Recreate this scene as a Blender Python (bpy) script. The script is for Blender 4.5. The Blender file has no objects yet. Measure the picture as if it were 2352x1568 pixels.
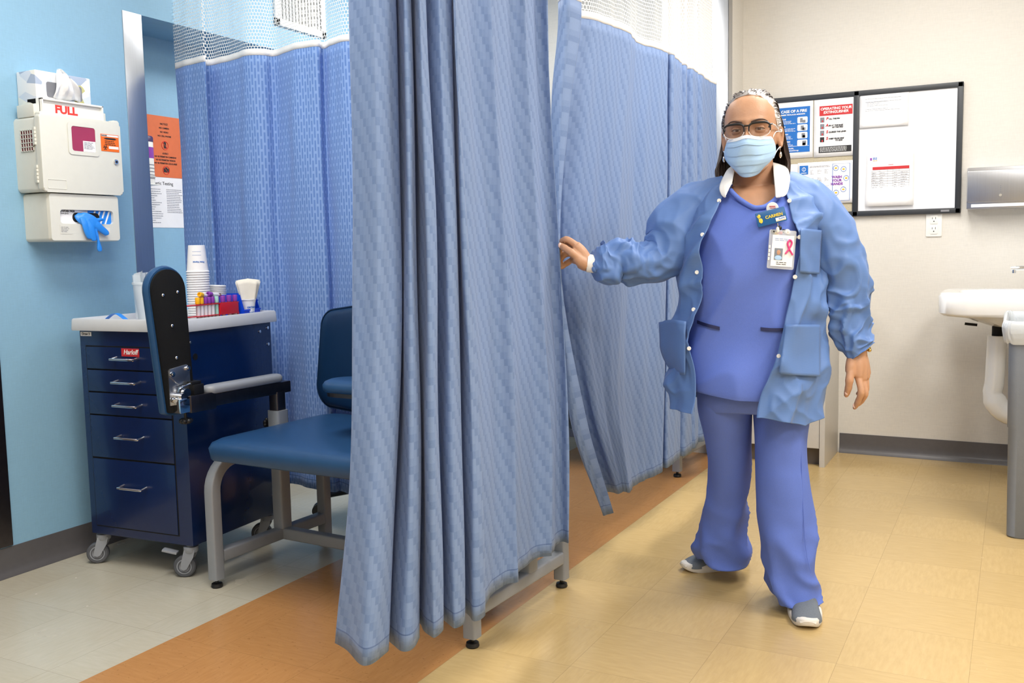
import bpy, bmesh, math, random
from mathutils import Vector, Matrix, Euler
from mathutils.geometry import interpolate_bezier
random.seed(7)
S = bpy.context.scene
COL = S.collection
PI = math.pi

# ------------------------------------------------------------------ camera
F_PX, PITCH, YAW, ROLL, CAM_H = 2182.98, 0.0961764, 0.4870417, -0.0197656, 1.0713
_fw = Vector((-math.sin(YAW) * math.cos(PITCH), math.cos(YAW) * math.cos(PITCH), -math.sin(PITCH)))
_r0 = Vector((math.cos(YAW), math.sin(YAW), 0)); _u0 = _r0.cross(_fw)
_r = _r0 * math.cos(ROLL) + _u0 * math.sin(ROLL)
_u = -_r0 * math.sin(ROLL) + _u0 * math.cos(ROLL)
cam_data = bpy.data.cameras.new('camera'); cam = bpy.data.objects.new('camera', cam_data); COL.objects.link(cam)
cam_data.sensor_width = 36.0; cam_data.lens = F_PX / 2352 * 36.0
cam_data.clip_start = .05; cam_data.clip_end = 60
m = Matrix((_r, _u, -_fw)).transposed().to_4x4(); m.translation = (0, 0, CAM_H)
cam.matrix_world = m
S.camera = cam

def at(px, py, ax, v):
    """world point seen at pixel (px,py) of the 2352x1568 frame, lying on the plane ax=v"""
    d = _fw + _r * ((px - 1176) / F_PX) - _u * ((py - 784) / F_PX)
    i = 'XYZ'.index(ax); o = Vector((0, 0, CAM_H)); return o + d * ((v - o[i]) / d[i])

# ------------------------------------------------------------------ colour management, world, lights
S.view_settings.view_transform = 'Standard'; S.view_settings.look = 'None'
S.view_settings.gamma = 1.0; S.view_settings.use_curve_mapping = False
S.view_settings.exposure = -0.1
w = bpy.data.worlds.new('world'); S.world = w; w.use_nodes = True
w.node_tree.nodes['Background'].inputs[0].default_value = (.8, .88, 1, 1)
w.node_tree.nodes['Background'].inputs[1].default_value = .3
CEIL = 2.62
PANELS = [(-1.95, 1.5, .55, 1.15, 1.1), (-.35, .7, .55, 1.15, .8), (.75, 2.5, .55, 1.15, 1.5), (-.35, 3.6, .55, 1.15, 1.0),
          (-2.1, 3.75, .55, 1.15, .95), (1.3, .3, .55, 1.15, 1.3), (-.5, -.9, .55, 1.15, .5)]
LIGHT_W = 30.0
for (x, y, sx, sy, k) in PANELS:
    ld = bpy.data.lights.new('ceiling_panel_light', 'AREA'); ld.shape = 'RECTANGLE'; ld.size = sx; ld.size_y = sy
    ld.energy = LIGHT_W * k; ld.color = (1, .975, .94)
    lo = bpy.data.objects.new('ceiling_panel_light', ld); lo.location = (x, y, CEIL - .03); COL.objects.link(lo)

# ------------------------------------------------------------------ materials
def lin(c):
    return tuple(((v / 255) / 12.92 if v / 255 <= .04045 else ((v / 255 + .055) / 1.055) ** 2.4) for v in c) + (1,)
MATS = {}
def mat(name, rgb=None, rough=.5, metal=0, var=.03, scale=40, bump=0, bscale=200, spec=.5, alpha=None, trans=0, aniso=0, coat=0, stretch=None, sss=0):
    if name in MATS: return MATS[name]
    m = bpy.data.materials.new(name); m.use_nodes = True; nt = m.node_tree; b = nt.nodes['Principled BSDF']
    b.inputs['Roughness'].default_value = rough; b.inputs['Metallic'].default_value = metal
    b.inputs['Specular IOR Level'].default_value = spec; b.inputs['Coat Weight'].default_value = coat
    if trans: b.inputs['Transmission Weight'].default_value = trans
    if aniso: b.inputs['Anisotropic'].default_value = aniso
    if sss: b.inputs['Subsurface Weight'].default_value = sss; b.inputs['Subsurface Radius'].default_value = (.012, .005, .003)
    c = lin(rgb)
    tc = nt.nodes.new('ShaderNodeTexCoord'); mp = nt.nodes.new('ShaderNodeMapping')
    nt.links.new(tc.outputs['Object'], mp.inputs[0])
    if stretch: mp.inputs['Scale'].default_value = stretch
    n = nt.nodes.new('ShaderNodeTexNoise'); n.inputs['Scale'].default_value = scale; n.inputs['Detail'].default_value = 3
    nt.links.new(mp.outputs[0], n.inputs['Vector'])
    mx = nt.nodes.new('ShaderNodeMix'); mx.data_type = 'RGBA'
    mx.inputs[6].default_value = tuple(max(0, v * (1 - var * 2)) for v in c[:3]) + (1,)
    mx.inputs[7].default_value = tuple(min(1, v * (1 + var * 2)) for v in c[:3]) + (1,)
    nt.links.new(n.outputs[0], mx.inputs[0]); nt.links.new(mx.outputs[2], b.inputs['Base Color'])
    if bump:
        n2 = nt.nodes.new('ShaderNodeTexNoise'); n2.inputs['Scale'].default_value = bscale; n2.inputs['Detail'].default_value = 4
        nt.links.new(mp.outputs[0], n2.inputs['Vector'])
        bp = nt.nodes.new('ShaderNodeBump'); bp.inputs['Strength'].default_value = bump; bp.inputs['Distance'].default_value = .002
        nt.links.new(n2.outputs[0], bp.inputs['Height']); nt.links.new(bp.outputs[0], b.inputs['Normal'])
    if alpha is not None: b.inputs['Alpha'].default_value = alpha
    MATS[name] = m; return m

class NG:
    """small node-graph helper"""
    def __init__(s, name):
        s.m = bpy.data.materials.new(name); s.m.use_nodes = True; s.nt = s.m.node_tree; s.b = s.nt.nodes['Principled BSDF']; MATS[name] = s.m
    def n(s, t, **k):
        o = s.nt.nodes.new(t)
        for a, v in k.items(): setattr(o, a, v)
        return o
    def l(s, a, b): s.nt.links.new(a, b)
    def _in(s, sock, v):
        if isinstance(v, (int, float)): sock.default_value = v
        elif isinstance(v, tuple): sock.default_value = v
        else: s.l(v, sock)
    def math(s, op, a, b=0, c=0):
        o = s.n('ShaderNodeMath', operation=op); s._in(o.inputs[0], a); s._in(o.inputs[1], b); s._in(o.inputs[2], c); return o.outputs[0]
    def mix(s, f, a, b):
        o = s.n('ShaderNodeMix', data_type='RGBA'); s._in(o.inputs[0], f); s._in(o.inputs[6], a); s._in(o.inputs[7], b); return o.outputs[2]
    def noise(s, vec, scale, detail=3, rough=.5):
        o = s.n('ShaderNodeTexNoise'); s.l(vec, o.inputs['Vector']); o.inputs['Scale'].default_value = scale
        o.inputs['Detail'].default_value = detail; o.inputs['Roughness'].default_value = rough; return o.outputs[0]
    def mapping(s, vec, scale=(1, 1, 1), rot=(0, 0, 0)):
        o = s.n('ShaderNodeMapping'); s.l(vec, o.inputs[0]); o.inputs['Scale'].default_value = scale; o.inputs['Rotation'].default_value = rot; return o.outputs[0]
    def ramp(s, f, lo, hi):
        o = s.n('ShaderNodeMapRange'); s._in(o.inputs[0], f); o.inputs[1].default_value = lo; o.inputs[2].default_value = hi; return o.outputs[0]
    def bump(s, h, strength=.3, dist=.002):
        o = s.n('ShaderNodeBump'); s.l(h, o.inputs['Height']); o.inputs['Strength'].default_value = strength; o.inputs['Distance'].default_value = dist
        s.l(o.outputs[0], s.b.inputs['Normal'])

def floor_mat():
    g = NG('vinyl_tile_floor'); tc = g.n('ShaderNodeTexCoord'); P = tc.outputs['Object']
    sp = g.n('ShaderNodeSeparateXYZ'); g.l(P, sp.inputs[0]); X, Y = sp.outputs[0], sp.outputs[1]
    T = .3048
    u = g.math('DIVIDE', g.math('ADD', X, 1.292), T); v = g.math('DIVIDE', g.math('SUBTRACT', Y, 2.452), T)
    iu, iv = g.math('FLOOR', u), g.math('FLOOR', v)
    fu, fv = g.math('FRACT', u), g.math('FRACT', v)
    par = g.math('GREATER_THAN', g.math('MODULO', g.math('ADD', g.math('ADD', iu, iv), 100), 2), .5)
    a = g.noise(g.mapping(P, (16, 95, 1)), 1, 4, .6); b2 = g.noise(g.mapping(P, (95, 16, 1)), 1, 4, .6)
    st = g.n('ShaderNodeMix'); g.l(par, st.inputs[0]); g.l(a, st.inputs[2]); g.l(b2, st.inputs[3]); streak = st.outputs[0]
    cb = g.n('ShaderNodeCombineXYZ'); g.l(iu, cb.inputs[0]); g.l(iv, cb.inputs[1])
    wn = g.n('ShaderNodeTexWhiteNoise', noise_dimensions='2D'); g.l(cb.outputs[0], wn.inputs['Vector'])
    s2 = g.ramp(streak, .15, .85)
    yellow = g.mix(s2, lin((188, 160, 108)), lin((204, 176, 124)))
    fl = g.noise(g.mapping(P, (60, 110, 1)), 1, 2); flk = g.math('GREATER_THAN', fl, .68)
    orange = g.mix(s2, lin((176, 124, 74)), lin((194, 142, 88)))
    orange = g.mix(g.math('MULTIPLY', flk, .32), orange, lin((112, 68, 34)))
    beige = g.mix(s2, lin((188, 182, 164)), lin((202, 196, 180)))
    stain = g.ramp(g.noise(P, 2.2, 3), .45, .75)
    beige = g.mix(g.math('MULTIPLY', stain, .35), beige, lin((176, 158, 120)))
    c = g.mix(g.math('LESS_THAN', X, -1.292), yellow, orange)
    c = g.mix(g.math('LESS_THAN', X, -2.072), c, beige)
    hv = g.n('ShaderNodeHueSaturation'); g.l(c, hv.inputs['Color']); g.l(g.math('ADD', g.math('MULTIPLY', wn.outputs[0], .07), .965), hv.inputs['Value'])
    e = .0035
    seam = g.math('MAXIMUM', g.math('LESS_THAN', fu, e), g.math('LESS_THAN', fv, e))
    c2 = g.mix(g.math('MULTIPLY', seam, .42), hv.outputs[0], lin((90, 66, 36)))
    g.l(c2, g.b.inputs['Base Color'])
    r = g.ramp(g.noise(P, 6, 3), .2, .8); g.l(g.math('ADD', g.math('MULTIPLY', r, .09), .2), g.b.inputs['Roughness'])
    g.b.inputs['Specular IOR Level'].default_value = .45
    g.bump(streak, .03, .0006); return g.m

def wall_mat(name, c1, rough=.55):
    g = NG(name); tc = g.n('ShaderNodeTexCoord'); P = tc.outputs['Object']
    n1 = g.noise(g.mapping(P, (260, 260, 30)), 1, 2); n2 = g.noise(g.mapping(P, (30, 30, 260)), 1, 2)
    h = g.math('ADD', n1, n2)
    a = lin(c1); b = tuple(v * .93 for v in a[:3]) + (1,)
    g.l(g.mix(g.ramp(h, .7, 1.3), b, a), g.b.inputs['Base Color']); g.b.inputs['Roughness'].default_value = rough
    g.bump(h, .12, .001); return g.m

def curtain_mat(name, back=False):
    g = NG(name); uv = g.n('ShaderNodeUVMap'); sp = g.n('ShaderNodeSeparateXYZ'); g.l(uv.outputs[0], sp.inputs[0]); U, V = sp.outputs[0], sp.outputs[1]
    if not back:
        i = g.math('FLOOR', g.math('DIVIDE', U, .0095)); j = g.math('FLOOR', g.math('DIVIDE', V, .0175))
        k = g.math('MODULO', g.math('ADD', g.math('ADD', i, j), 4000), 4)
        pat = g.math('ADD', g.math('MULTIPLY', g.math('LESS_THAN', k, .5), .5), g.math('MULTIPLY', g.math('LESS_THAN', k, 1.5), .4))
        z = g.math('LESS_THAN', g.math('FRACT', g.math('DIVIDE', U, .0095)), .18)
        pat = g.math('MULTIPLY', g.math('MAXIMUM', pat, g.math('MULTIPLY', z, .25)), .75)
    else:
        q = g.math('DIVIDE', U, .012); i = g.math('FLOOR', q); f = g.math('FRACT', q)
        vv = g.math('FRACT', g.math('ADD', g.math('DIVIDE', V, .048), g.math('MULTIPLY', g.math('MODULO', g.math('ADD', i, 4000), 2), .5)))
        pat = g.math('MULTIPLY', g.math('GREATER_THAN', f, .45), g.math('GREATER_THAN', vv, .2))
    weave = g.noise(g.mapping(uv.outputs[0], (900, 160, 1)), 1, 2)
    A, B = (lin((132, 157, 200)), lin((104, 132, 180)))
    if back: A, B = lin((150, 184, 236)), lin((110, 150, 216))  # reverse cloth lightened: the bright bay light is put into its colour
    c = g.mix(pat, A, B)
    c = g.mix(g.math('MULTIPLY', g.ramp(weave, .3, .7), .12), c, lin((150, 175, 220)))
    hem = g.math('MULTIPLY', g.math('GREATER_THAN', V, .034), g.math('LESS_THAN', V, .0372))
    c = g.mix(g.math('MULTIPLY', hem, .55), c, lin((58, 84, 140)))
    g.l(c, g.b.inputs['Base Color']); g.b.inputs['Roughness'].default_value = .62; g.b.inputs['Specular IOR Level'].default_value = .3
    g.b.inputs['Sheen Weight'].default_value = .15
    pk = g.noise(g.mapping(uv.outputs[0], (40, 90, 1)), 1, 2)
    nearhem = g.ramp(V, .06, .0)
    h = g.math('ADD', g.math('ADD', g.math('MULTIPLY', pat, .25), g.math('MULTIPLY', weave, .3)), g.math('MULTIPLY', g.math('MULTIPLY', pk, nearhem), 3.0))
    wr = g.noise(g.mapping(uv.outputs[0], (7, 5, 1), (0, 0, .6)), 1, 3)
    h = g.math('ADD', h, g.math('MULTIPLY', wr, 4.0))
    g.bump(h, .5, .0016)
    tr = g.n('ShaderNodeBsdfTranslucent'); g.l(c, tr.inputs[0]); ms = g.n('ShaderNodeMixShader'); ms.inputs[0].default_value = .22
    out = g.nt.nodes['Material Output']; g.l(g.b.outputs[0], ms.inputs[1]); g.l(tr.outputs[0], ms.inputs[2]); g.l(ms.outputs[0], out.inputs[0]); return g.m

def net_mat():
    g = NG('white_net'); uv = g.n('ShaderNodeUVMap'); sp = g.n('ShaderNodeSeparateXYZ'); g.l(uv.outputs[0], sp.inputs[0]); U, V = sp.outputs[0], sp.outputs[1]
    W, H = .0115, .0125
    row = g.math('DIVIDE', V, H); j = g.math('FLOOR', row)
    col = g.math('ADD', g.math('DIVIDE', U, W), g.math('MULTIPLY', g.math('MODULO', g.math('ADD', j, 4000), 2), .5))
    fu, fv = g.math('ABSOLUTE', g.math('SUBTRACT', g.math('FRACT', col), .5)), g.math('ABSOLUTE', g.math('SUBTRACT', g.math('FRACT', row), .5))
    solid = g.math('MAXIMUM', g.math('GREATER_THAN', fu, .385), g.math('GREATER_THAN', fv, .41))
    corner = g.math('GREATER_THAN', g.math('ADD', fu, fv), .68)
    solid = g.math('MAXIMUM', solid, corner)
    g.b.inputs['Base Color'].default_value = lin((238, 240, 240)); g.b.inputs['Roughness'].default_value = .7
    g.l(solid, g.b.inputs['Alpha']); return g.m

M = dict(
    floor=floor_mat(), blue_wall=wall_mat('blue_wall_vinyl', (142, 186, 214)), cream_wall=wall_mat('cream_wall_vinyl', (222, 218, 210)),
    ceiling=mat('ceiling_white', (235, 235, 232), .9, var=.04, scale=60, bump=.4),
    base=mat('grey_rubber_base', (92, 90, 92), .35, var=.05),
    steel=mat('brushed_steel', (190, 192, 196), .32, 1, var=.05, scale=1, stretch=(400, 400, 6), aniso=.5),
    steel_dark=mat('dark_steel', (96, 90, 92), .35, 1, var=.1),
    chrome=mat('chrome', (225, 228, 232), .08, 1, var=.01),
    curtain=curtain_mat('blue_curtain_cloth'), curtain_b=curtain_mat('blue_curtain_reverse_lit', True), net=net_mat(),
    tape=mat('white_tape', (240, 240, 240), .7, var=.03, bump=.3),
    grey_metal=mat('grey_painted_tube', (142, 146, 152), .42, var=.03, bump=.05),
    black=mat('black_plastic', (22, 22, 24), .4), black_board=mat('black_textured_board', (13, 14, 15), .75, bump=.6, bscale=900, var=.2, spec=.25),
    vinyl=mat('blue_vinyl', (36, 74, 116), .36, var=.05, bump=.1, bscale=500), vinyl_dark=mat('navy_vinyl', (14, 48, 84), .42, var=.04, bump=.1, bscale=500),
    navy=mat('navy_cart_paint', (4, 32, 80), .25, var=.04, coat=.25), tray=mat('white_tray', (205, 208, 212), .35, var=.02),
    white=mat('white_plastic', (236, 236, 232), .4, var=.015), offwhite=mat('off_white_plastic', (222, 222, 212), .42, var=.015),
    clear=mat('clear_plastic', (240, 245, 248), .15, alpha=.35, var=.01), frosty=mat('frosted_bag', (232, 240, 246), .35, alpha=.6, var=.03),
    paper=mat('paper_white', (242, 242, 244), .6, var=.02), orange_paper=mat('orange_paper', (222, 112, 66), .5, var=.04, bump=.4, bscale=12),
    orange=mat('orange_label', (240, 112, 26), .45, var=.02), maroon=mat('maroon_inside', (90, 14, 20), .5), purple_dark=mat('dark_purple', (62, 40, 96), .4), red=mat('red_plastic', (196, 24, 40), .35), magenta=mat('red_tinted_bin', (165, 58, 92), .25, var=.15, scale=6),
    ink=mat('ink_black', (30, 30, 34), .6), ink_grey=mat('ink_grey', (130, 132, 140), .6), ink_red=mat('ink_red', (200, 42, 48), .6), ink_blue=mat('ink_blue', (24, 110, 196), .6),
    white_ink=mat('white_ink', (245, 245, 245), .6), fullred=mat('full_red', (226, 54, 44), .5), bin_blue=mat('royal_blue_plastic', (8, 70, 215), .35),
    glove=mat('glove_blue', (40, 138, 236), .4, var=.04, bump=.2), purple=mat('purple_cap', (140, 60, 170), .4), yellow=mat('yellow_cap', (248, 186, 20), .4), mint=mat('mint_cap', (170, 220, 205), .4),
    blood=mat('tube_body', (170, 120, 112), .2, var=.3, scale=60), glass=mat('tube_clear', (215, 205, 205), .1, alpha=.7), label=mat('tube_label', (236, 232, 236), .6, var=.06, scale=200), brown=mat('brown_cap', (150, 70, 44), .4),
    grey_wheel=mat('grey_rubber', (84, 86, 92), .6), caster=mat('caster_grey', (150, 154, 162), .4), cork=mat('cork', (190, 180, 155), .85, var=.15, scale=400, bump=.5),
    wboard=mat('whiteboard', (240, 242, 246), .25, var=.005), frame=mat('black_frame', (44, 48, 54), .4), porcelain=mat('porcelain', (240, 240, 238), .12, coat=.5, var=.005),
    can=mat('grey_bin_plastic', (122, 130, 142), .5, var=.03, bump=.15), liner=mat('bin_liner', (215, 222, 228), .25, alpha=.75, bump=.8, bscale=40), laminate=mat('grey_laminate', (206, 203, 198), .4, var=.02),
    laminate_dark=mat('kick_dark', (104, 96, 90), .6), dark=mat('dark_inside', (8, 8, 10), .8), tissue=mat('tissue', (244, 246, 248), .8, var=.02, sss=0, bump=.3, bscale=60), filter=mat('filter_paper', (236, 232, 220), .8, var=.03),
)

# ------------------------------------------------------------------ mesh builder
class MB:
    def __init__(s): s.bm = bmesh.new(); s.uv = None
    def _xf(s, geom, Mx):
        if Mx is not None: bmesh.ops.transform(s.bm, matrix=Mx, verts=geom)
    def box(s, x0, x1, y0, y1, z0, z1, b=0, seg=2, Mx=None):
        t = bmesh.new(); bmesh.ops.create_cube(t, size=1)
        bmesh.ops.scale(t, vec=(x1 - x0, y1 - y0, z1 - z0), verts=t.verts); bmesh.ops.translate(t, vec=((x0 + x1) / 2, (y0 + y1) / 2, (z0 + z1) / 2), verts=t.verts)
        if b: bmesh.ops.bevel(t, geom=t.edges[:], offset=b, segments=seg, profile=.6, affect='EDGES')
        s.merge(t, Mx); return s
    def merge(s, t, Mx=None):
        if Mx is not None: bmesh.ops.transform(t, matrix=Mx, verts=t.verts)
        me = bpy.data.meshes.new('tmp'); t.to_mesh(me); t.free(); s.bm.from_mesh(me); bpy.data.meshes.remove(me)
    def strip(s, rings, closed=True, cap=True, uvf=None):
        """rings: list of lists of Vectors, skinned into a surface"""
        vr = [[s.bm.verts.new(p) for p in r] for r in rings]; n = len(rings[0])
        for a in range(len(vr) - 1):
            for k in range(n if closed else n - 1):
                k2 = (k + 1) % n
                try: s.bm.faces.new((vr[a][k], vr[a][k2], vr[a + 1][k2], vr[a + 1][k]))
                except ValueError: pass
        if cap and closed:
            try: s.bm.faces.new(list(reversed(vr[0]))); s.bm.faces.new(vr[-1])
            except ValueError: pass
        return s
    def tube(s, pts, r, n=12, cap=True, prof=None, up=None):
        pts = [Vector(p) for p in pts]; rings = []
        t0 = (pts[1] - pts[0]).normalized(); ref = Vector(up) if up else (Vector((0, 0, 1)) if abs(t0.z) < .9 else Vector((1, 0, 0)))
        x = (ref - t0 * ref.dot(t0)).normalized()
        for i, p in enumerate(pts):
            a = pts[max(i - 1, 0)]; b = pts[min(i + 1, len(pts) - 1)]; t = (b - a).normalized()
            x = (x - t * x.dot(t)).normalized(); y = t.cross(x); rr = r[i] if isinstance(r, (list, tuple)) else r
            if prof: rings.append([p + x * u * rr + y * v * rr for u, v in prof])
            else: rings.append([p + (x * math.cos(2 * PI * k / n) + y * math.sin(2 * PI * k / n)) * rr for k in range(n)])
        return s.strip(rings, cap=cap)
    def cyl(s, p0, p1, r0, r1=None, n=24): return s.tube([p0, p1], [r0, r0 if r1 is None else r1], n=n)
    def lathe(s, prof, n=32, c=(0, 0, 0), Mx=None, cap=True):
        c = Vector(c); rings = []
        for r, z in prof:
            rings.append([(c + Vector((r * math.cos(2 * PI * k / n), r * math.sin(2 * PI * k / n), z))) for k in range(n)])
        if Mx is not None: rings = [[Mx @ p for p in q] for q in rings]
        return s.strip(rings, cap=cap)
    def prism(s, poly, d0, d1, axis='Y', b=0, seg=2):
        """poly of 2D points extruded along axis from d0 to d1"""
        f = {'Y': lambda u, v, d: (u, d, v), 'X': lambda u, v, d: (d, u, v), 'Z': lambda u, v, d: (u, v, d)}[axis]
        t = bmesh.new(); lo = [t.verts.new(f(u, v, d0)) for u, v in poly]; hi = [t.verts.new(f(u, v, d1)) for u, v in poly]; n = len(poly)
        a = t.faces.new(lo); c = t.faces.new(list(reversed(hi)))
        for k in range(n): t.faces.new((lo[k], hi[k], hi[(k + 1) % n], lo[(k + 1) % n]))
        if b:
            es = [e for e in t.edges if len(e.link_faces) == 2 and (a in e.link_faces or c in e.link_faces)]
            bmesh.ops.bevel(t, geom=es, offset=b, segments=seg, profile=.6, affect='EDGES')
        bmesh.ops.recalc_face_normals(t, faces=t.faces); s.merge(t); return s
    def quad(s, *p): s.bm.faces.new([s.bm.verts.new(q) for q in p]); return s
    def sph(s, c, r, nu=20, nv=12, Mx=None):
        t = bmesh.new(); bmesh.ops.create_uvsphere(t, u_segments=nu, v_segments=nv, radius=1)
        r = (r, r, r) if isinstance(r, (int, float)) else r
        bmesh.ops.scale(t, vec=r, verts=t.verts)
        if Mx is not None: bmesh.ops.transform(t, matrix=Mx, verts=t.verts)
        bmesh.ops.translate(t, vec=c, verts=t.verts); s.merge(t); return s
    def build(s, name, m, parent=None, smooth=35, loc=None, rotz=0, kind=None, label=None, cat=None, group=None, recalc=True, mods=()):
        if recalc: bmesh.ops.recalc_face_normals(s.bm, faces=s.bm.faces)
        me = bpy.data.meshes.new(name); s.bm.to_mesh(me); s.bm.free()
        me.materials.append(M[m] if isinstance(m, str) else m)
        if smooth:
            me.shade_smooth(); me.set_sharp_from_angle(angle=math.radians(smooth))
        o = bpy.data.objects.new(name, me); COL.objects.link(o)
        if parent is not None: o.parent = parent
        if loc is not None: o.location = loc; o.rotation_euler.z = rotz
        if kind: o['kind'] = kind
        if label: o['label'] = label
        if cat: o['category'] = cat
        if group: o['group'] = group
        return o

def thing(name, label, cat, loc=(0, 0, 0), rotz=0, group=None):
    o = bpy.data.objects.new(name, None); COL.objects.link(o); o.empty_display_size = .05
    o.location = loc; o.rotation_euler = (0, 0, rotz); o['label'] = label; o['category'] = cat
    if group: o['group'] = group
    return o
def copy_thing(r, loc, label=None, rotz=None):
    def cp(o, par):
        c = o.copy(); COL.objects.link(c); c.parent = par
        for ch in list(o.children): cp(ch, c)
        return c
    c = cp(r, None); c.location = loc
    if label: c['label'] = label
    if rotz is not None: c.rotation_euler.z = rotz
    return c

def text(name, s, size, m, parent, loc, rot=(PI / 2, 0, 0), align='CENTER', bold=0, depth=.0003, sx=1.0, label=None, shear=0):
    cu = bpy.data.curves.new('txt', 'FONT'); cu.body = s; cu.size = size; cu.align_x = align; cu.align_y = 'CENTER'; cu.extrude = depth; cu.offset = bold; cu.shear = shear
    cu.resolution_u = 3
    o = bpy.data.objects.new('txt', cu); COL.objects.link(o); dg = bpy.context.evaluated_depsgraph_get(); dg.update()
    me = bpy.data.meshes.new_from_object(o.evaluated_get(dg)); bpy.data.objects.remove(o); bpy.data.curves.remove(cu)
    if sx != 1:
        for v in me.vertices: v.co.x *= sx
    me.materials.clear(); me.materials.append(M[m]); me.name = name
    o = bpy.data.objects.new(name, me); COL.objects.link(o); o.parent = parent; o.location = loc; o.rotation_euler = rot
    if label: o['label'] = label
    return o

def rrect(x0, x1, z0, z1, r, n=6):
    out = []
    for cx, cz, a0 in ((x1 - r, z1 - r, 0), (x0 + r, z1 - r, 90), (x0 + r, z0 + r, 180), (x1 - r, z0 + r, 270)):
        for k in range(n + 1):
            a = math.radians(a0 + 90 * k / n); out.append((cx + r * math.cos(a), cz + r * math.sin(a)))
    return out
SQ = lambda r=.25: [(u, v) for u, v in rrect(-1, 1, -1, 1, r, 3)]

def catmull(P, n, closed=False):
    """sample n points on a centripetal-ish Catmull-Rom through P (tuples of any dim)"""
    P = [Vector(p) for p in P]; out = []; m = len(P) - 1
    for q in range(n):
        t = q / (n - 1) * m; i = min(int(t), m - 1); f = t - i
        p0 = P[max(i - 1, 0)]; p1 = P[i]; p2 = P[i + 1]; p3 = P[min(i + 2, m)]
        out.append(.5 * ((2 * p1) + (p2 - p0) * f + (2 * p0 - 5 * p1 + 4 * p2 - p3) * f * f + (3 * p1 - 3 * p2 + p3 - p0) * f ** 3))
    return out

# ================================================================== THE SETTING
def struct(mb, name, m, **k): return mb.build(name, m, kind='structure', **k)
XR, YF, YB = 2.4, -2.4, 5.05
struct(MB().box(-3.4, XR + .1, YF - .1, YB + .2, -.06, 0), 'floor', 'floor', smooth=0)
struct(MB().box(-3.4, XR + .1, YF - .1, YB + .2, CEIL, CEIL + .06), 'ceiling', 'ceiling', smooth=0)
# left wall with a niche opening: Y 2.62..3.36 z .86..1.997
w = MB()
w.box(-3.4, -3.0, YF, 2.62, 0, CEIL); w.box(-3.4, -3.0, 4.1, YB, 0, CEIL)
w.box(-3.4, -3.0, 2.62, 4.1, 0, .85); w.box(-3.4, -3.0, 2.62, 4.1, 1.997, CEIL); w.box(-3.4, -3.262, 2.62, 4.1, .85, 1.997)
struct(w, 'wall_left', 'blue_wall', smooth=0)
struct(MB().box(-3.4, XR, YB, YB + .2, 0, CEIL), 'wall_back', 'cream_wall', smooth=0)
struct(MB().box(-1.62, -1.28, 4.757, YB, 0, CEIL), 'wall_pilaster', 'cream_wall', smooth=0)
struct(MB().box(.30, .42, 4.35, YB, 0, CEIL), 'wall_right', 'cream_wall', smooth=0)
struct(MB().box(XR, XR + .1, YF, YB, 0, CEIL), 'wall_far_right', 'cream_wall', smooth=0)
struct(MB().box(-3.4, XR, YF - .1, YF, 0, CEIL), 'wall_front', 'cream_wall', smooth=0)
for k in ('blue_wall', 'cream_wall'): pass
def baseboard(name, p0, p1, nrm, h=.1):
    p0, p1, nrm = Vector(p0), Vector(p1), Vector(nrm)
    prof = [(0, 0), (.02, 0), (.019, .004), (.010, .014), (.0045, .026), (.003, .05), (.003, h), (0, h)]
    b = MB(); rings = [[p + nrm * d + Vector((0, 0, z)) for d, z in prof] for p in (p0, p1)]
    b.strip(rings); struct(b, name, 'base', smooth=60)
baseboard('baseboard_left', (-3, YF, 0), (-3, YB, 0), (1, 0, 0))
baseboard('baseboard_back', (-.775, YB, 0), (.3, YB, 0), (0, -1, 0))
baseboard('baseboard_back_bay', (-3, YB, 0), (-1.62, YB, 0), (0, -1, 0))
baseboard('baseboard_right', (.3, 4.35, 0), (.3, YB, 0), (-1, 0, 0))
# steel corner guards
struct(MB().box(-3.005, -2.997, 2.578, 2.668, .872, 1.998, .002).box(-3.09, -2.999, 2.618, 2.668, .872, 1.992), 'trim_1', 'steel', smooth=30)
struct(MB().box(-3.006, -2.996, 2.576, 2.67, .855, .872, .001), 'trim_2', 'steel_dark')
struct(MB().box(-3.02, -2.992, 1.2, 1.992, .104, 2.1, .002), 'trim_3', 'steel_dark')
struct(MB().box(-1.36, -1.2775, 4.7535, 4.7575, .1, CEIL, .001).box(-1.281, -1.2775, 4.7535, 4.825, .1, CEIL, .001), 'trim_4', 'steel', smooth=30)
# ceiling panels
for (x, y, sx, sy, k) in PANELS:
    t = thing('ceiling_light', 'white recessed fluorescent panel in the ceiling', 'light', (x, y, CEIL), 0, 'ceiling light panels')
    f = MB(); 
    for a in (-1, 1):
        f.box(a * sx / 2 - .02, a * sx / 2 + .02, -sy / 2 - .02, sy / 2 + .02, -.015, 0); f.box(-sx / 2, sx / 2, a * sy / 2 - .02, a * sy / 2 + .02, -.015, 0)
    f.build('frame', 'white', t)
em = bpy.data.materials.new('lit_diffuser'); em.use_nodes = True; eb = em.node_tree.nodes['Principled BSDF']
eb.inputs['Emission Color'].default_value = (1, .97, .92, 1); eb.inputs['Emission Strength'].default_value = 4
for o in [o for o in COL.objects if o.name.startswith('ceiling_light')]:
    MB().box(-.26, .26, -.56, .56, -.012, -.002).build('diffuser', em, o)

# ================================================================== wall-mounted things (local x right, -y out of the wall, z up)
def card(name, m, parent, x0, x1, z0, z1, y, t=.0008, label=None): return MB().box(x0, x1, y - t, y, z0, z1).build(name, m, parent, smooth=0, label=label)
def lines(name, m, parent, x0, x1, zs, y, th=.0016, jit=.25, seed=1):
    r = random.Random(seed); b = MB()
    for z in zs:
        e = x1 - (x1 - x0) * jit * r.random(); x = x0
        while x < e - .002:
            wd = min(r.uniform(.004, .014), e - x); b.box(x, x + wd, y - .0006, y, z - th / 2, z + th / 2); x += wd + .0022
    return b.build(name, m, parent, smooth=0)

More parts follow.
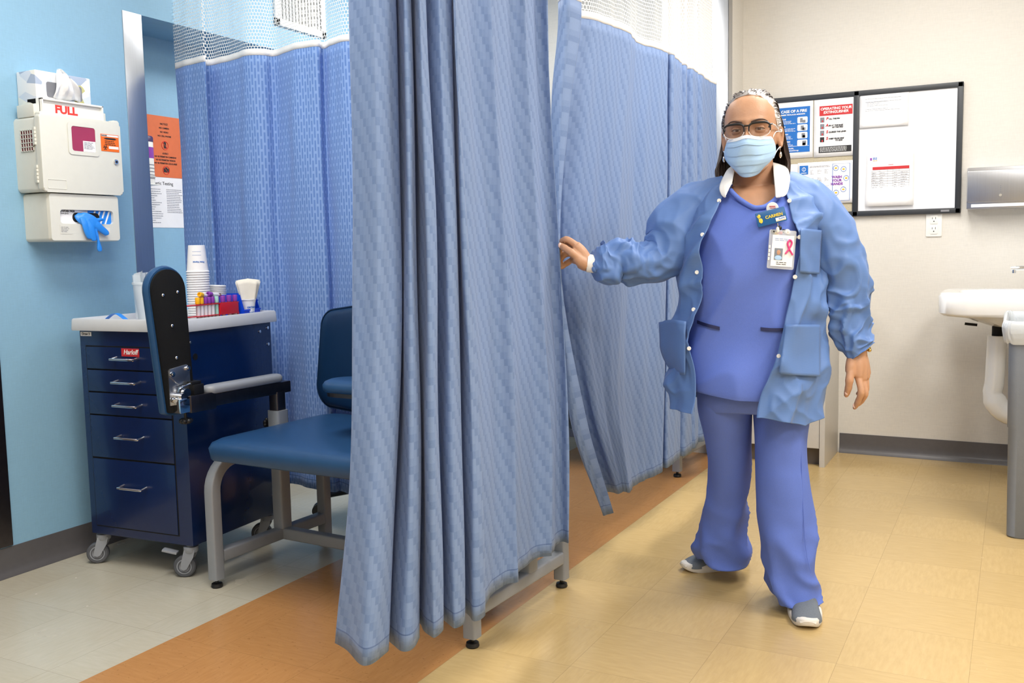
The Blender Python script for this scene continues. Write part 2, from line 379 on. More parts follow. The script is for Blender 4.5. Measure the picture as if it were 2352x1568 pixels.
# ---- return air grille high on the left wall
t = thing('air_grille', 'white louvred air grille high on the blue wall, seen through the net', 'vent', (-3, 3.42, 2.108), PI / 2)
f = MB()
for a in ((0, .36, 0, .032), (0, .36, .328, .36), (0, .032, 0, .36), (.328, .36, 0, .36)): f.box(a[0], a[1], -.012, 0, a[2], a[3], .003)
f.build('frame', 'white', t)
f = MB()
for k in range(13): f.box(.034 + k * .0225, .046 + k * .0225, -.01, -.002, .03, .33)
f.build('louvres', 'white', t)
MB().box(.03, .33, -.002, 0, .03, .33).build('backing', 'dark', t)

# ---- notices in the niche
t = thing('orange_notice', 'orange no cameras notice taped to the niche wall', 'sign', (-3.262, 2.86, 0), PI / 2)
card('sheet', 'orange_paper', t, .0, .235, 1.412, 1.672, -.001, .001)
for k, (s, z) in enumerate([('NOTICE', 1.638), ('NO CAMERA', 1.621), ('NO VIDEO', 1.604), ('NO CELL PHONE', 1.587), ('AVISO', 1.513), ('NO SE PERMITEN CAMARAS', 1.499), ('NO SE PERMITEN VIDEOS', 1.485), ('NO SE PERMITEN CELULARES', 1.471)]):
    text('lettering', s, .0115 if k % 4 == 0 else .0095, 'ink', t, (.13, -.0025, z), bold=.0002)
def ban(parent, x, z, r, y):
    b = MB(); b.tube([(x + r * math.cos(a), y, z + r * math.sin(a)) for a in [k * PI / 12 for k in range(25)]], .0013, n=6, cap=False); b.tube([(x - r * .7, y, z + r * .7), (x + r * .7, y, z - r * .7)], .0013, n=6)
    b.build('ban_ring', 'fullred', parent)
ban(t, .13, 1.548, .018, -.0025); ban(t, .13, 1.443, .018, -.0025)
MB().box(.124, .136, -.003, -.002, 1.536, 1.562).box(.127, .130, -.003, -.002, 1.56, 1.567).build('phone_symbol', 'ink', t, smooth=0)
MB().box(.116, .144, -.003, -.002, 1.434, 1.450).box(.124, .136, -.003, -.002, 1.45, 1.455).build('camera_symbol', 'ink', t, smooth=0)
t = thing('genetic_testing_sheet', 'white genetic testing information sheet taped below the orange notice', 'paper', (-3.262, 2.875, 0), PI / 2)
card('sheet', 'paper', t, .0, .225, 1.196, 1.411, -.0005, .001)
text('lettering', 'Genetic Testing', .02, 'ink', t, (.085, -.002, 1.385))
lines('small_print', 'ink_grey', t, .005, .09, [1.36 - k * .0095 for k in range(16)], -.002, .0018, .6, 3)
lines('small_print', 'ink_grey', t, .11, .20, [1.36 - k * .0075 for k in range(14)], -.002, .0018, .3, 4)
# wipes canister on a little bracket
t = thing('wipes_canister', 'white wipes canister with purple lid standing in the niche', 'canister', (-3.205, 2.822, 1.372))
MB().lathe([(.0, 0), (.040, 0), (.041, .004), (.041, .172), (.039, .176), (0, .176)]).build('canister', 'white', t)
MB().lathe([(0, .172), (.042, .172), (.042, .190), (.038, .196), (.02, .198), (.012, .206), (0, .206)]).build('lid', 'purple_dark', t)
MB().lathe([(.0415, .105), (.0415, .150)], cap=False).build('label_band', 'purple', t)
lb = MB()
for k in range(5): lb.lathe([(.0414, .02 + k * .014), (.0414, .024 + k * .014)], cap=False)
lb.build('label_print', 'ink_grey', t)
t = thing('canister_bracket', 'white wire bracket holding the wipes canister on the niche wall', 'bracket', (-3.205, 2.822, 1.372))
b = MB(); b.tube([(.044 * math.cos(a), .044 * math.sin(a), .03) for a in [k * PI / 12 for k in range(25)]], .002, n=8, cap=False)
b.box(-.043, .043, -.043, .043, -.004, 0, .001); b.box(-.057, -.04, -.02, .02, -.03, .06, .001); b.build('bracket', 'white', t)

# ---- sharps cabinet
t = thing('sharps_disposal_cabinet', 'off-white locked sharps disposal cabinet with FULL flap on the blue wall', 'sharps container', (-3, 2.105, 0), PI / 2)
sh = MB(); sh.prism(rrect(0, .30, 1.296, 1.545, .012), -.112, 0, b=.004)
sh.build('housing', 'offwhite', t)
d = MB(); d.prism(rrect(-.004, .318, 1.294, 1.553, .014), -.138, -.110, b=.006, seg=3)
d.prism(rrect(0, .03, 1.54, 1.559, .008), -.136, -.112, b=.003); d.prism(rrect(.285, .316, 1.54, 1.559, .008), -.136, -.112, b=.003)
door = d.build('door', 'offwhite', t)
wf = MB(); o = rrect(.100, .222, 1.425, 1.535, .012); i_ = rrect(.114, .209, 1.438, 1.522, .009)
rings = [[Vector((u, -.139, v)) for u, v in o], [Vector((u, -.1405, v)) for u, v in o], [Vector((u, -.1405, v)) for u, v in i_], [Vector((u, -.139, v)) for u, v in i_]]
wf.strip(rings, cap=False).build('window_rim', 'offwhite', door)
MB().prism(i_, -.1392, -.1385).build('window_pane', 'magenta', door)
lb = card('window_label', 'paper', door, .158, .2085, 1.4385, 1.475, -.1394, .0004)
lines('label_print', 'ink_grey', lb, .162, .206, [1.470 - k * .0042 for k in range(6)], -.1399, .0014, .3, 5)
ol = card('orange_biohazard_label', 'orange', door, .232, .308, 1.447, 1.507, -.1385, .0006)
card('label_strip', 'paper', ol, .234, .306, 1.4985, 1.505, -.1392, .0003)
text('lettering', 'DANGER', .006, 'ink', ol, (.246, -.1397, 1.5017), bold=.0002)
lines('label_print', 'ink', ol, .248, .296, [1.483, 1.477, 1.471], -.1394, .002, .2, 6)
MB().prism([(.244, 1.4915), (.254, 1.4945), (.290, 1.4945), (.298, 1.4915), (.290, 1.4885), (.254, 1.4885)], -.1398, -.1391).build('arrow_mark', 'ink', ol, smooth=0)
card('label_box', 'paper', ol, .264, .305, 1.4565, 1.4655, -.1392, .0003)
bz = MB()
for a in (90, 210, 330):
    cx, cz = .249 + .005 * math.cos(math.radians(a)), 1.460 + .005 * math.sin(math.radians(a))
    bz.tube([(cx + .0045 * math.cos(q), -.1396, cz + .0045 * math.sin(q)) for q in [math.radians(a + 40 + 280 * k / 12) for k in range(13)]], .0009, n=5)
bz.tube([(.249 + .004 * math.cos(q), -.1396, 1.460 + .004 * math.sin(q)) for q in [k * PI / 8 for k in range(17)]], .0006, n=5, cap=False)
bz.build('biohazard_symbol', 'ink', ol)
lk = MB(); lk.lathe([(0, 0), (.0095, 0), (.0095, .004), (.008, .006), (0, .006)], Mx=Matrix.Translation((.290, -.138, 1.412)) @ Matrix.Rotation(PI / 2, 4, 'X')); lk = lk.build('lock', 'chrome', door)
MB().lathe([(0, 0), (.004, 0), (.004, .0005), (0, .0005)], Mx=Matrix.Translation((.290, -.1441, 1.412)) @ Matrix.Rotation(PI / 2, 4, 'X')).build('keyhole', 'dark', lk)
pl = MB(); pl.tube([(u, -.1385, v) for u, v in rrect(.012, .084, 1.306, 1.336, .004)] + [(.084, -.1385, 1.332)], .0008, n=6); pl.build('embossed_plate', 'offwhite', door)
for z in (1.45, 1.325):
    h = MB()
    for k in range(5): h.cyl((-.004, -.112, z + k * .012), (-.004, -.112, z + .010 + k * .012), .0045)
    h.box(-.006, .0, -.112, -.10, z, z + .058, .001); h.build('hinge', 'offwhite', t)
gr = MB(); gr.box(-.0012, 0, -.096, -.034, 1.432, 1.500); grl = gr.build('vent_opening', 'maroon', t)
g2 = MB()
for k in range(6): g2.box(-.003, -.001, -.098 + k * .0124, -.0955 + k * .0124, 1.430, 1.502)
for k in range(6): g2.box(-.003, -.001, -.098, -.034, 1.430 + k * .0138, 1.4325 + k * .0138)
g2.build('vent_grid', 'offwhite', grl, smooth=0)
fl = MB(); fl.box(.02, .262, -.115, -.108, 1.545, 1.604, .002); fl.box(.02, .262, -.108, -.03, 1.545, 1.552, .002)
for x in (.02, .257): fl.box(x, x + .005, -.125, -.05, 1.545, 1.606, .001)
fl.box(.02, .262, -.125, -.108, 1.6, 1.606, .001)
fl = fl.build('deposit_flap', 'white', t)
MB().box(.0, .285, -.107, -.02, 1.543, 1.585, .003).build('shadow_gap_filler', 'offwhite', t)  # block added to fill the black shadowed gap behind the flap
ear = MB(); ear.prism([(-.02, 1.545)] + [(-.055 + .05 * math.cos(a), 1.545 + .05 * math.sin(a)) for a in [PI * k / 14 for k in range(15)]], .014, .020, axis='X'); ear.build('flap_cheek', 'offwhite', t)
text('full_lettering', 'FULL', .036, 'fullred', fl, (.118, -.1265 + .011, 1.574), bold=.0016, sx=1.12)

# ---- tissue box
t = thing('tissue_box', 'patterned white tissue box with a tissue pulled out, above the sharps cabinet', 'tissue box', (-3, 2.125, 0), PI / 2)
bx = MB(); bx.box(0, .215, -.098, -.002, 1.585, 1.70, .004)
g = NG('tissue_box_print'); tc = g.n('ShaderNodeTexCoord'); v = g.n('ShaderNodeTexVoronoi'); v.inputs['Scale'].default_value = 26; g.l(g.mapping(tc.outputs['Object'], (1, .7, 1.2), (.3, .2, .5)), v.inputs['Vector'])
cr = g.n('ShaderNodeValToRGB'); cr.color_ramp.interpolation = 'CONSTANT'
for p, c in ((.0, (236, 238, 240)), (.35, (214, 222, 234)), (.5, (240, 240, 232)), (.66, (168, 182, 204)), (.74, (198, 194, 130))):
    e = cr.color_ramp.elements[0] if p == 0 else cr.color_ramp.elements.new(p); e.color = lin(c); e.position = p
cr.color_ramp.elements[-1].position = .80
g.l(v.outputs['Color'], cr.inputs[0]); g.l(cr.outputs[0], g.b.inputs['Base Color']); M['tbox'] = g.m
bx = bx.build('box', 'tbox', t)
MB().prism(rrect(.04, .178, 1.615, 1.666, .008), -.0992, -.098).build('slot', 'ink_grey', bx)
ts = MB(); rings = []
R_ = random.Random(3)
for k in range(15):
    f = k / 14; zc = 1.61 + .098 * f; half = (.058 * (1 - f) ** .75 + .004); rings.append([])
    for q in range(15):
        a = -1 + 2 * q / 14
        rings[-1].append(Vector((.085 + .03 * (1 - f) + half * a, -.1 - .028 * math.sin(f * PI * .9) - .008 * math.sin(a * 5 + f * 4) - .004 * math.sin(a * 11 - f * 6), zc + .006 * math.sin(a * 4))))
ts.strip(rings, closed=False); ts = ts.build('tissue', 'tissue', t); sm = ts.modifiers.new('s', 'SOLIDIFY'); sm.thickness = .001

# ---- glove dispenser
t = thing('glove_dispenser', 'off-white glove dispenser under the sharps cabinet, blue glove hanging out', 'glove dispenser', (-3, 2.122, 0), PI / 2)
o_ = rrect(0, .283, 1.130, 1.293, .012)
b = MB(); b.prism(o_, -.118, 0, b=0)
hole = rrect(.040, .256, 1.190, 1.238, .012)
gd = b.build('housing', 'offwhite', t)
fr = MB(); rings = [[Vector((u, -.118, v)) for u, v in o_], [Vector((u, -.130, v)) for u, v in rrect(.003, .280, 1.133, 1.290, .010)], [Vector((u, -.130, v)) for u, v in hole], [Vector((u, -.1185, v)) for u, v in hole]]
fr.strip(rings, cap=False).build('front_plate', 'offwhite', t, smooth=30)
gb = card('glove_carton', 'paper', t, .040, .256, 1.190, 1.238, -.1181, .0006)
card('carton_print', 'glove', gb, .158, .2555, 1.1905, 1.2375, -.1188, .0003)
text('lettering', 'POWDER FREE', .0095, 'ink', gb, (.075, -.1189, 1.2325), bold=.0003)
text('lettering', 'nitrile gloves', .006, 'ink', gb, (.066, -.1189, 1.225))
cb = MB(); 
for k in range(4): cb.prism([(.165 + k * .02, 1.191), (.172 + k * .02, 1.191), (.192 + k * .02, 1.236), (.185 + k * .02, 1.236)], -.1194, -.1191)
cb.build('carton_stripes', 'white_ink', gb, smooth=0)
op = MB().prism(rrect(.096, .205, 1.196, 1.229, .015), -.1202, -.1188).build('carton_opening', 'dark', gb)
card('embossed_label', 'offwhite', t, .036, .082, 1.155, 1.185, -.1302, .0006)
lines('small_print', 'ink_grey', t, .040, .074, [1.178 - k * .005 for k in range(4)], -.1309, .0012, .4, 9)
card('small_label', 'filter', t, .186, .238, 1.160, 1.178, -.1302, .0006)
gl = MB()
def lobe(pts, wd):
    P = catmull(pts, 18); Wd = catmull([(w_, 0, 0) for w_ in wd], 18); rings = []
    for i, p in enumerate(P):
        t = (P[min(i + 1, 17)] - P[max(i - 1, 0)]).normalized(); sd = Vector((t.z, 0, -t.x)).normalized(); q = Wd[i].x
        rings.append([p + sd * q * math.cos(a) + Vector((0, (.0045 + .12 * q) * math.sin(a), 0)) for a in [2 * PI * k / 14 for k in range(14)]])
    gl.strip(rings)
lobe([(.112, -.118, 1.224), (.120, -.128, 1.214), (.140, -.136, 1.203), (.165, -.140, 1.190), (.178, -.140, 1.178)], [.010, .020, .026, .024, .010])
lobe([(.124, -.134, 1.212), (.128, -.141, 1.190), (.133, -.143, 1.165), (.140, -.143, 1.146), (.143, -.143, 1.138)], [.012, .014, .013, .011, .004])
lobe([(.140, -.138, 1.205), (.146, -.144, 1.180), (.152, -.146, 1.155), (.156, -.146, 1.136), (.157, -.146, 1.130)], [.013, .015, .013, .011, .004])
lobe([(.158, -.138, 1.198), (.172, -.142, 1.188), (.192, -.144, 1.172), (.212, -.144, 1.158), (.217, -.144, 1.153)], [.016, .015, .013, .011, .004])
lobe([(.165, -.138, 1.180), (.172, -.142, 1.155), (.176, -.143, 1.128), (.179, -.143, 1.104), (.180, -.143, 1.094)], [.008, .0055, .005, .010, .006])
lobe([(.160, -.134, 1.203), (.178, -.138, 1.204), (.196, -.139, 1.206), (.208, -.138, 1.206)], [.010, .007, .006, .002])
gl = gl.build('hanging_glove', 'glove', t)
rm = gl.modifiers.new('r', 'REMESH'); rm.mode = 'VOXEL'; rm.voxel_size = .0016; rm.use_smooth_shade = True

# ---- combination board on the back wall
t = thing('notice_board', 'black-framed board, half cork and half whiteboard, on the cream wall', 'notice board', (0, YB, 0))
f = MB(); X0, X1, Z0, Z1, fw_ = -1.33, -.236, 1.203, 1.817, .026
for a in ((X0, X1, Z1 - fw_, Z1), (X0, X1, Z0, Z0 + fw_), (X0, X0 + fw_, Z0, Z1), (X1 - fw_, X1, Z0, Z1), (-.728, -.700, Z0, Z1)): f.box(a[0], a[1], -.022, 0, a[2], a[3], .004)
f.build('frame', 'frame', t)
card('cork_panel', 'cork', t, X0 + .02, -.715, Z0 + .02, Z1 - .02, -.006, .008)
card('whiteboard_panel', 'wboard', t, -.705, X1 - .02, Z0 + .02, Z1 - .02, -.008, .006)
card('maker_tag', 'steel', t, -.322, -.285, 1.212, 1.221, -.022, .001)
def sheet(name, label, x0, x1, z0, z1, y, m='paper', cat='paper', curl=0):
    t = thing(name, label, cat, (0, YB, 0)); b = MB(); rings = []
    for k in range(9):
        f = k / 8; rings.append([Vector((x0 + (x1 - x0) * q / 6, y - .0012 - curl * (1 - f) ** 3, z0 + (z1 - z0) * f)) for q in range(7)])
    b.strip(rings, closed=False); s = b.build('sheet', m, t); s.modifiers.new('s', 'SOLIDIFY').thickness = .0006; return t
yc = -.0165
s = sheet('fire_poster', 'blue IN CASE OF A FIRE poster in a plastic sleeve, behind the woman', -1.14, -.921, 1.507, 1.790, yc, cat='poster')
card('blue_field', 'ink_blue', s, -1.12, -.936, 1.537, 1.764, yc - .002, .0006)
text('heading', 'IN CASE OF A FIRE', .0185, 'white_ink', s, (-1.028, yc - .0032, 1.743), bold=.0006)
text('heading', 'REMEMBER THE R.A.C.E. ACRONYM', .0085, 'white_ink', s, (-1.028, yc - .0032, 1.727), bold=.0004)
for k, wd in enumerate(('RESCUE', 'ALARM', 'CONTAIN', 'EXTINGUISH')):
    z = 1.705 - k * .038
    text('heading', wd, .010, 'white_ink', s, (-1.09, yc - .0032, z), bold=.0003, align='LEFT')
    lines('small_print', 'white_ink', s, -1.09, -1.005, [z - .010 - j * .0062 for j in range(3)], yc - .0028, .0022, .3, 20 + k)
    b = MB().prism(rrect(-.998, -.948, z - .024, z + .008, .006), yc - .0032, yc - .0026); b.build('picture', 'tissue', s)
    MB().box(-.985 + .004 * k, -.972 + .006 * k, yc - .0036, yc - .0032, z - .020, z + .002).box(-.972, -.958, yc - .0036, yc - .0032, z - .022, z - .008).build('picture_figure', 'ink_grey', s, smooth=0)
card('rule', 'white_ink', s, -1.115, -.94, 1.5675, 1.569, yc - .003, .0003)
text('footer', 'Health\nComplianceGroup', .0105, 'white_ink', s, (-1.03, yc - .0032, 1.552), bold=.0002)
s = sheet('extinguisher_poster', 'white and red OPERATING YOUR EXTINGUISHER poster on the cork half', -.917, -.700, 1.505, 1.790, yc, cat='poster')
card('red_field', 'ink_red', s, -.890, -.732, 1.709, 1.757, yc - .002, .0006)
text('heading', 'OPERATING YOUR\nEXTINGUISHER', .0175, 'white_ink', s, (-.811, yc - .0032, 1.733), bold=.0005, shear=.15)
for k, (a, bb) in enumerate((('P', 'ULL THE PIN'), ('A', 'IM AT THE BASE\n      OF THE FIRE'), ('S', 'QUEEZE THE LEVER'), ('S', 'WEEP FROM SIDE\n            TO SIDE'))):
    z = 1.693 - k * .0325
    text('initial', a, .019, 'ink_red', s, (-.853, yc - .0032, z), bold=.0006, shear=.2)
    text('line', bb, .0095, 'ink', s, (-.845, yc - .0032, z - .002 if k in (0, 2) else z - .007), bold=.0004, align='LEFT', shear=.2)
    MB().box(-.886, -.866, yc - .003, yc - .002, z - .016, z + .008).build('picture', 'ink_grey' if k < 3 else 'ink', s, smooth=0)
    MB().box(-.878, -.872, yc - .0035, yc - .003, z - .015, z - .006).build('picture_detail', 'ink_red', s, smooth=0)
b2_ = card('black_field', 'ink', s, -.892, -.735, 1.526, 1.557, yc - .002, .0006)
lines('small_print', 'white_ink', s, -.886, -.742, [1.551 - k * .0062 for k in range(4)], yc - .0028, .0022, .2, 33)
s = sheet('handwashing_sheet', 'white handwashing sheet with blue cartoon panel on the cork half', -.994, -.715, 1.272, 1.482, yc - .003)
bf = card('blue_square', 'ink_blue', s, -.984, -.942, 1.423, 1.467, yc - .0055, .0006)
b = MB(); b.tube([(-.963 + .009 * math.cos(a), yc - .0065, 1.448 + .009 * math.sin(a)) for a in [k * PI / 10 for k in range(21)]], .0012, n=6, cap=False); b.box(-.9638, -.9622, yc - .007, yc - .006, 1.436, 1.46)
b.box(-.976, -.95, yc - .007, yc - .006, 1.428, 1.431); b.build('emblem', 'white_ink', s)
lines('small_print', 'ink_grey', s, -.935, -.835, [1.462, 1.457], yc - .0055, .0014, .1, 40)
for r in range(4):
    for c in range(3): lines('step_picture', 'ink_grey', s, -.932 + c * .035, -.908 + c * .035, [1.442 - r * .04 - j * .006 for j in range(4)], yc - .0055, .001, .7, 41 + r * 3 + c)
b = MB(); b.tube([(-.823, yc - .006, 1.284), (-.823, yc - .006, 1.468), (-.74, yc - .006, 1.468), (-.74, yc - .006, 1.284), (-.823, yc - .006, 1.284)], .001, n=4); b.build('panel_border', 'ink_blue', s)
text('lettering', 'WASH\nYOUR\nHANDS', .017, 'purple', s, (-.802, yc - .006, 1.385), bold=.0006)
for k, (x, z) in enumerate(((-.807, 1.447), (-.77, 1.44), (-.757, 1.395), (-.77, 1.34), (-.805, 1.325))):
    b = MB(); b.tube([(x + .0125 * math.cos(a), yc - .006, z + .0125 * math.sin(a)) for a in [q * PI / 10 for q in range(21)]], .0009, n=5, cap=False); b.build('circle', 'ink_blue', s)
    MB().sph((x, yc - .006, z), (.006, .0008, .004)).build('circle_picture', 'yellow', s)
sheet('blank_notice_sheet', 'white sheet half hidden behind the handwashing sheet', -1.12, -.955, 1.23, 1.478, yc)
s = sheet('faint_print_sheet', 'white sheet with faint grey print at the top left of the whiteboard', -.697, -.474, 1.634, 1.795, -.0165, curl=.006)
lines('small_print', 'ink_grey', s, -.672, -.50, [1.772, 1.757], -.0185, .0010, .1, 50)
lines('small_print', 'ink_grey', s, -.665, -.56, [1.762 - k * .006 for k in range(1, 5)], -.0185, .0009, .5, 51)
lines('small_print', 'ink_grey', s, -.672, -.50, [1.722, 1.715], -.019, .0010, .4, 52)
s = sheet('schedule_sheet', 'white schedule sheet with a red table header on the whiteboard', -.664, -.444, 1.250, 1.524, -.0165, curl=.012)
card('table_header', 'ink_red', s, -.634, -.466, 1.427, 1.441, -.0195, .0006)
text('title', 'Schedule', .0065, 'ink_red', s, (-.55, -.020, 1.450))
MB().box(-.646, -.638, -.0195, -.0187, 1.474, 1.486).build('logo', 'purple', s, smooth=0)
lines('logo_print', 'ink_blue', s, -.633, -.612, [1.485, 1.479], -.0190, .003, .1, 60); lines('logo_print', 'yellow', s, -.633, -.612, [1.472], -.0190, .002, .1, 61)
b = MB()
for k in range(12): b.box(-.638, -.466, -.0215, -.0205, 1.2885 + k * .0118, 1.2892 + k * .0118)
for x in (-.638, -.60, -.565, -.54, -.512, -.466): b.box(x, x + .0007, -.0215, -.0205, 1.2885, 1.427)
b.build('table_grid', 'ink_grey', s, smooth=0)
for c, (a, e) in enumerate(((-.635, -.605), (-.597, -.572), (-.535, -.515), (-.505, -.470))): lines('table_print', 'ink_grey', s, a, e, [1.2935 + k * .0118 for k in range(11)], -.0215, .0018, .5, 70 + c)

# ---- outlet, towel dispenser
t = thing('wall_outlet', 'white double power outlet under the board', 'outlet', (-.352, YB, 1.152))
MB().prism(rrect(-.035, .035, -.057, .057, .004), -.006, 0, b=.002).build('plate', 'white', t)
for z in (.024, -.024):
    r_ = MB().prism(rrect(-.0165, .0165, z - .021, z + .021, .004), -.0085, -.006, b=.001).build('socket', 'white', t)
    MB().box(-.008, -.0058, -.0092, -.0084, z + .002, z + .011).box(.0058, .008, -.0092, -.0084, z + .002, z + .012).sph((0, -.0086, z - .008), (.003, .0007, .003), 10, 6).build('slots', 'ink', r_)
t = thing('paper_towel_dispenser', 'stainless steel paper towel dispenser on the cream wall', 'dispenser', (-.208, YB, 1.217))
MB().prism(rrect(0, .29, .0, .19, .004), -.105, 0, b=.004).build('housing', 'steel', t)
d_ = MB().prism(rrect(0.001, .289, .03, .175, .006), -.112, -.104, b=.003).build('front_cover', 'steel', t)
MB().box(.02, .27, -.1075, -.10, .008, .022).build('towel_slot', 'tissue', t)
MB().cyl((.14, -.112, .06), (.14, -.1145, .06), .006).build('lock', 'chrome', t); MB().sph((.14, -.05, .19), (.012, .01, .005)).build('rivet', 'chrome', t)
for k in range(4): MB().box(.139, .141, -.1125, -.112, .075 + k * .008, .080 + k * .008).build('mark', 'ink_grey', d_, smooth=0)

# ================================================================== cabinet by the pilaster
t = thing('base_cabinet', 'grey laminate base cabinet against the cream wall behind the woman', 'cabinet', (-1.03, 4.86, 0))
MB().box(.222, .247, -.20, .19, 0, .88, .001).build('side_panel', 'laminate', t)
MB().box(-.247, .222, -.175, .19, .085, .88).build('body', 'laminate', t)
MB().box(-.247, .222, -.14, -.12, 0, .085).build('kick_board', 'laminate_dark', t)
for x0, x1 in ((-.245, -.013), (-.009, .2195)):
    dd = MB().box(x0, x1, -.196, -.177, .09, .872, .001).build('door', 'laminate', t)
    MB().tube([(x0 + .03 if x0 < -.1 else x1 - .03, -.198, .78), (x0 + .03 if x0 < -.1 else x1 - .03, -.222, .78), (x0 + .03 if x0 < -.1 else x1 - .03, -.222, .68), (x0 + .03 if x0 < -.1 else x1 - .03, -.198, .68)], .004, n=8).build('handle', 'chrome', dd)
MB().box(-.247, .25, -.21, .19, .88, .91, .004).build('worktop', 'laminate', t)

# ================================================================== sink on the right wall
t = thing('wall_sink', 'white porcelain wall-hung sink at the right edge', 'sink', (.30, 4.66, 0))
def ell(x0, x1, y0, y1, z, n=48, e=5.0):
    out = []
    for k in range(n):
        a = 2 * PI * k / n; c, s_ = math.cos(a), math.sin(a)
        out.append(Vector(((x0 + x1) / 2 + (x1 - x0) / 2 * math.copysign(abs(c) ** (2 / e), c), (y0 + y1) / 2 + (y1 - y0) / 2 * math.copysign(abs(s_) ** (2 / e), s_), z)))
    return out
b = MB(); rings = [ell(-.28, .0, -.14, .14, .69, e=2.4), ell(-.40, .0, -.18, .18, .705, e=2.6), ell(-.50, .0, -.215, .215, .742, e=3.5), ell(-.575, 0, -.245, .245, .752, e=6), ell(-.59, 0, -.25, .25, .765, e=7), ell(-.592, 0, -.25, .25, .835, e=7), ell(-.583, 0, -.245, .245, .850, e=6),
         ell(-.565, -.02, -.232, .232, .853, e=6), ell(-.52, -.17, -.19, .19, .848, e=3), ell(-.49, -.19, -.17, .17, .80, e=2.8), ell(-.44, -.23, -.12, .12, .725, e=2.4)]
b.strip(rings).build('basin', 'porcelain', t, smooth=50)
fa = MB(); fa.lathe([(0, 0), (.028, 0), (.028, .006), (.022, .02), (.021, .05), (.024, .058), (.020, .07), (0, .074)], c=(-.095, 0, .852))
fa.tube(catmull([(-.095, 0, .895), (-.13, 0, .925), (-.18, 0, .938), (-.25, 0, .949), (-.315, 0, .948)], 14), [.020, .020, .019, .017, .015, .013, .012, .011, .010, .010, .010, .010, .010, .009], n=14)
fa.cyl((-.303, 0, .945), (-.303, 0, .928), .008)
fa = fa.build('faucet', 'chrome', t)
MB().tube(catmull([(-.09, 0, .925), (-.07, 0, .955), (-.03, .0, .972)], 8), [.012, .011, .010, .009, .008, .008, .009, .006], n=12).build('lever', 'chrome', fa)
pc = MB(); pts = catmull([(-.36, 0, .655), (-.362, 0, .58), (-.366, 0, .45), (-.372, 0, .40), (-.35, 0, .345), (-.30, 0, .31), (-.20, 0, .31), (-.05, 0, .36), (0, 0, .40)], 24)
pc.tube(pts, [.040] * 10 + [.048] * 8 + [.042] * 6, n=20).build('trap_cover', 'porcelain', t)
MB().cyl((-.36, 0, .70), (-.36, 0, .65), .022).build('tailpiece', 'dark', t)
MB().cyl((-.49, .0, .705), (-.44, .0, .70), .006).build('bracket_bolt', 'dark', t)

# ================================================================== bin
t = thing('waste_bin', 'tall grey plastic waste bin below the sink', 'bin', (.148, 4.03, 0))
def rr3(x, y, z, r, n=8): return [Vector((a, c, z)) for a, c in rrect(-x, x, -y, y, r, n)]
b = MB(); b.strip([rr3(.145, .235, 0, .03), rr3(.149, .24, .006, .03), rr3(.154, .25, .40, .03), rr3(.157, .252, .405, .03), rr3(.160, .262, .722, .03), rr3(.165, .268, .725, .03), rr3(.165, .268, .745, .03), rr3(.157, .258, .745, .03), rr3(.15, .24, .45, .03), rr3(.14, .23, .02, .03)], cap=True)
b.build('bin_body', 'can', t, smooth=40)
b = MB(); R_ = random.Random(5); rings = []
for k, (z, e) in enumerate(((.55, -.012), (.70, -.006), (.765, -.002), (.792, .006), (.785, .016), (.765, .02), (.745, .018), (.722, .013), (.71, .008))):
    q = rr3(.163 + e, .266 + e, z, .03, 14)
    rings.append([p + Vector((R_.uniform(-1, 1) * .003, R_.uniform(-1, 1) * .003, R_.uniform(-1, 1) * (.006 if k else 0))) for p in q])
b.strip(rings, cap=False); lo = b.build('liner', 'liner', t)
lo.modifiers.new('s', 'SUBSURF').render_levels = 1

# ================================================================== CURTAINS
def herm(zs, vs, z):
    """smooth interpolation of vectors vs given at descending zs"""
    n = len(zs)
    i = 0
    while i < n - 2 and z < zs[i + 1]: i += 1
    def slope(k):
        a, b = max(k - 1, 0), min(k + 1, n - 1); return (vs[b] - vs[a]) / (zs[b] - zs[a])
    h = zs[i + 1] - zs[i]; t = min(max((z - zs[i]) / h, 0), 1)
    m0, m1 = slope(i) * h, slope(i + 1) * h
    return vs[i] * (2 * t ** 3 - 3 * t * t + 1) + m0 * (t ** 3 - 2 * t * t + t) + vs[i + 1] * (-2 * t ** 3 + 3 * t * t) + m1 * (t ** 3 - t * t)

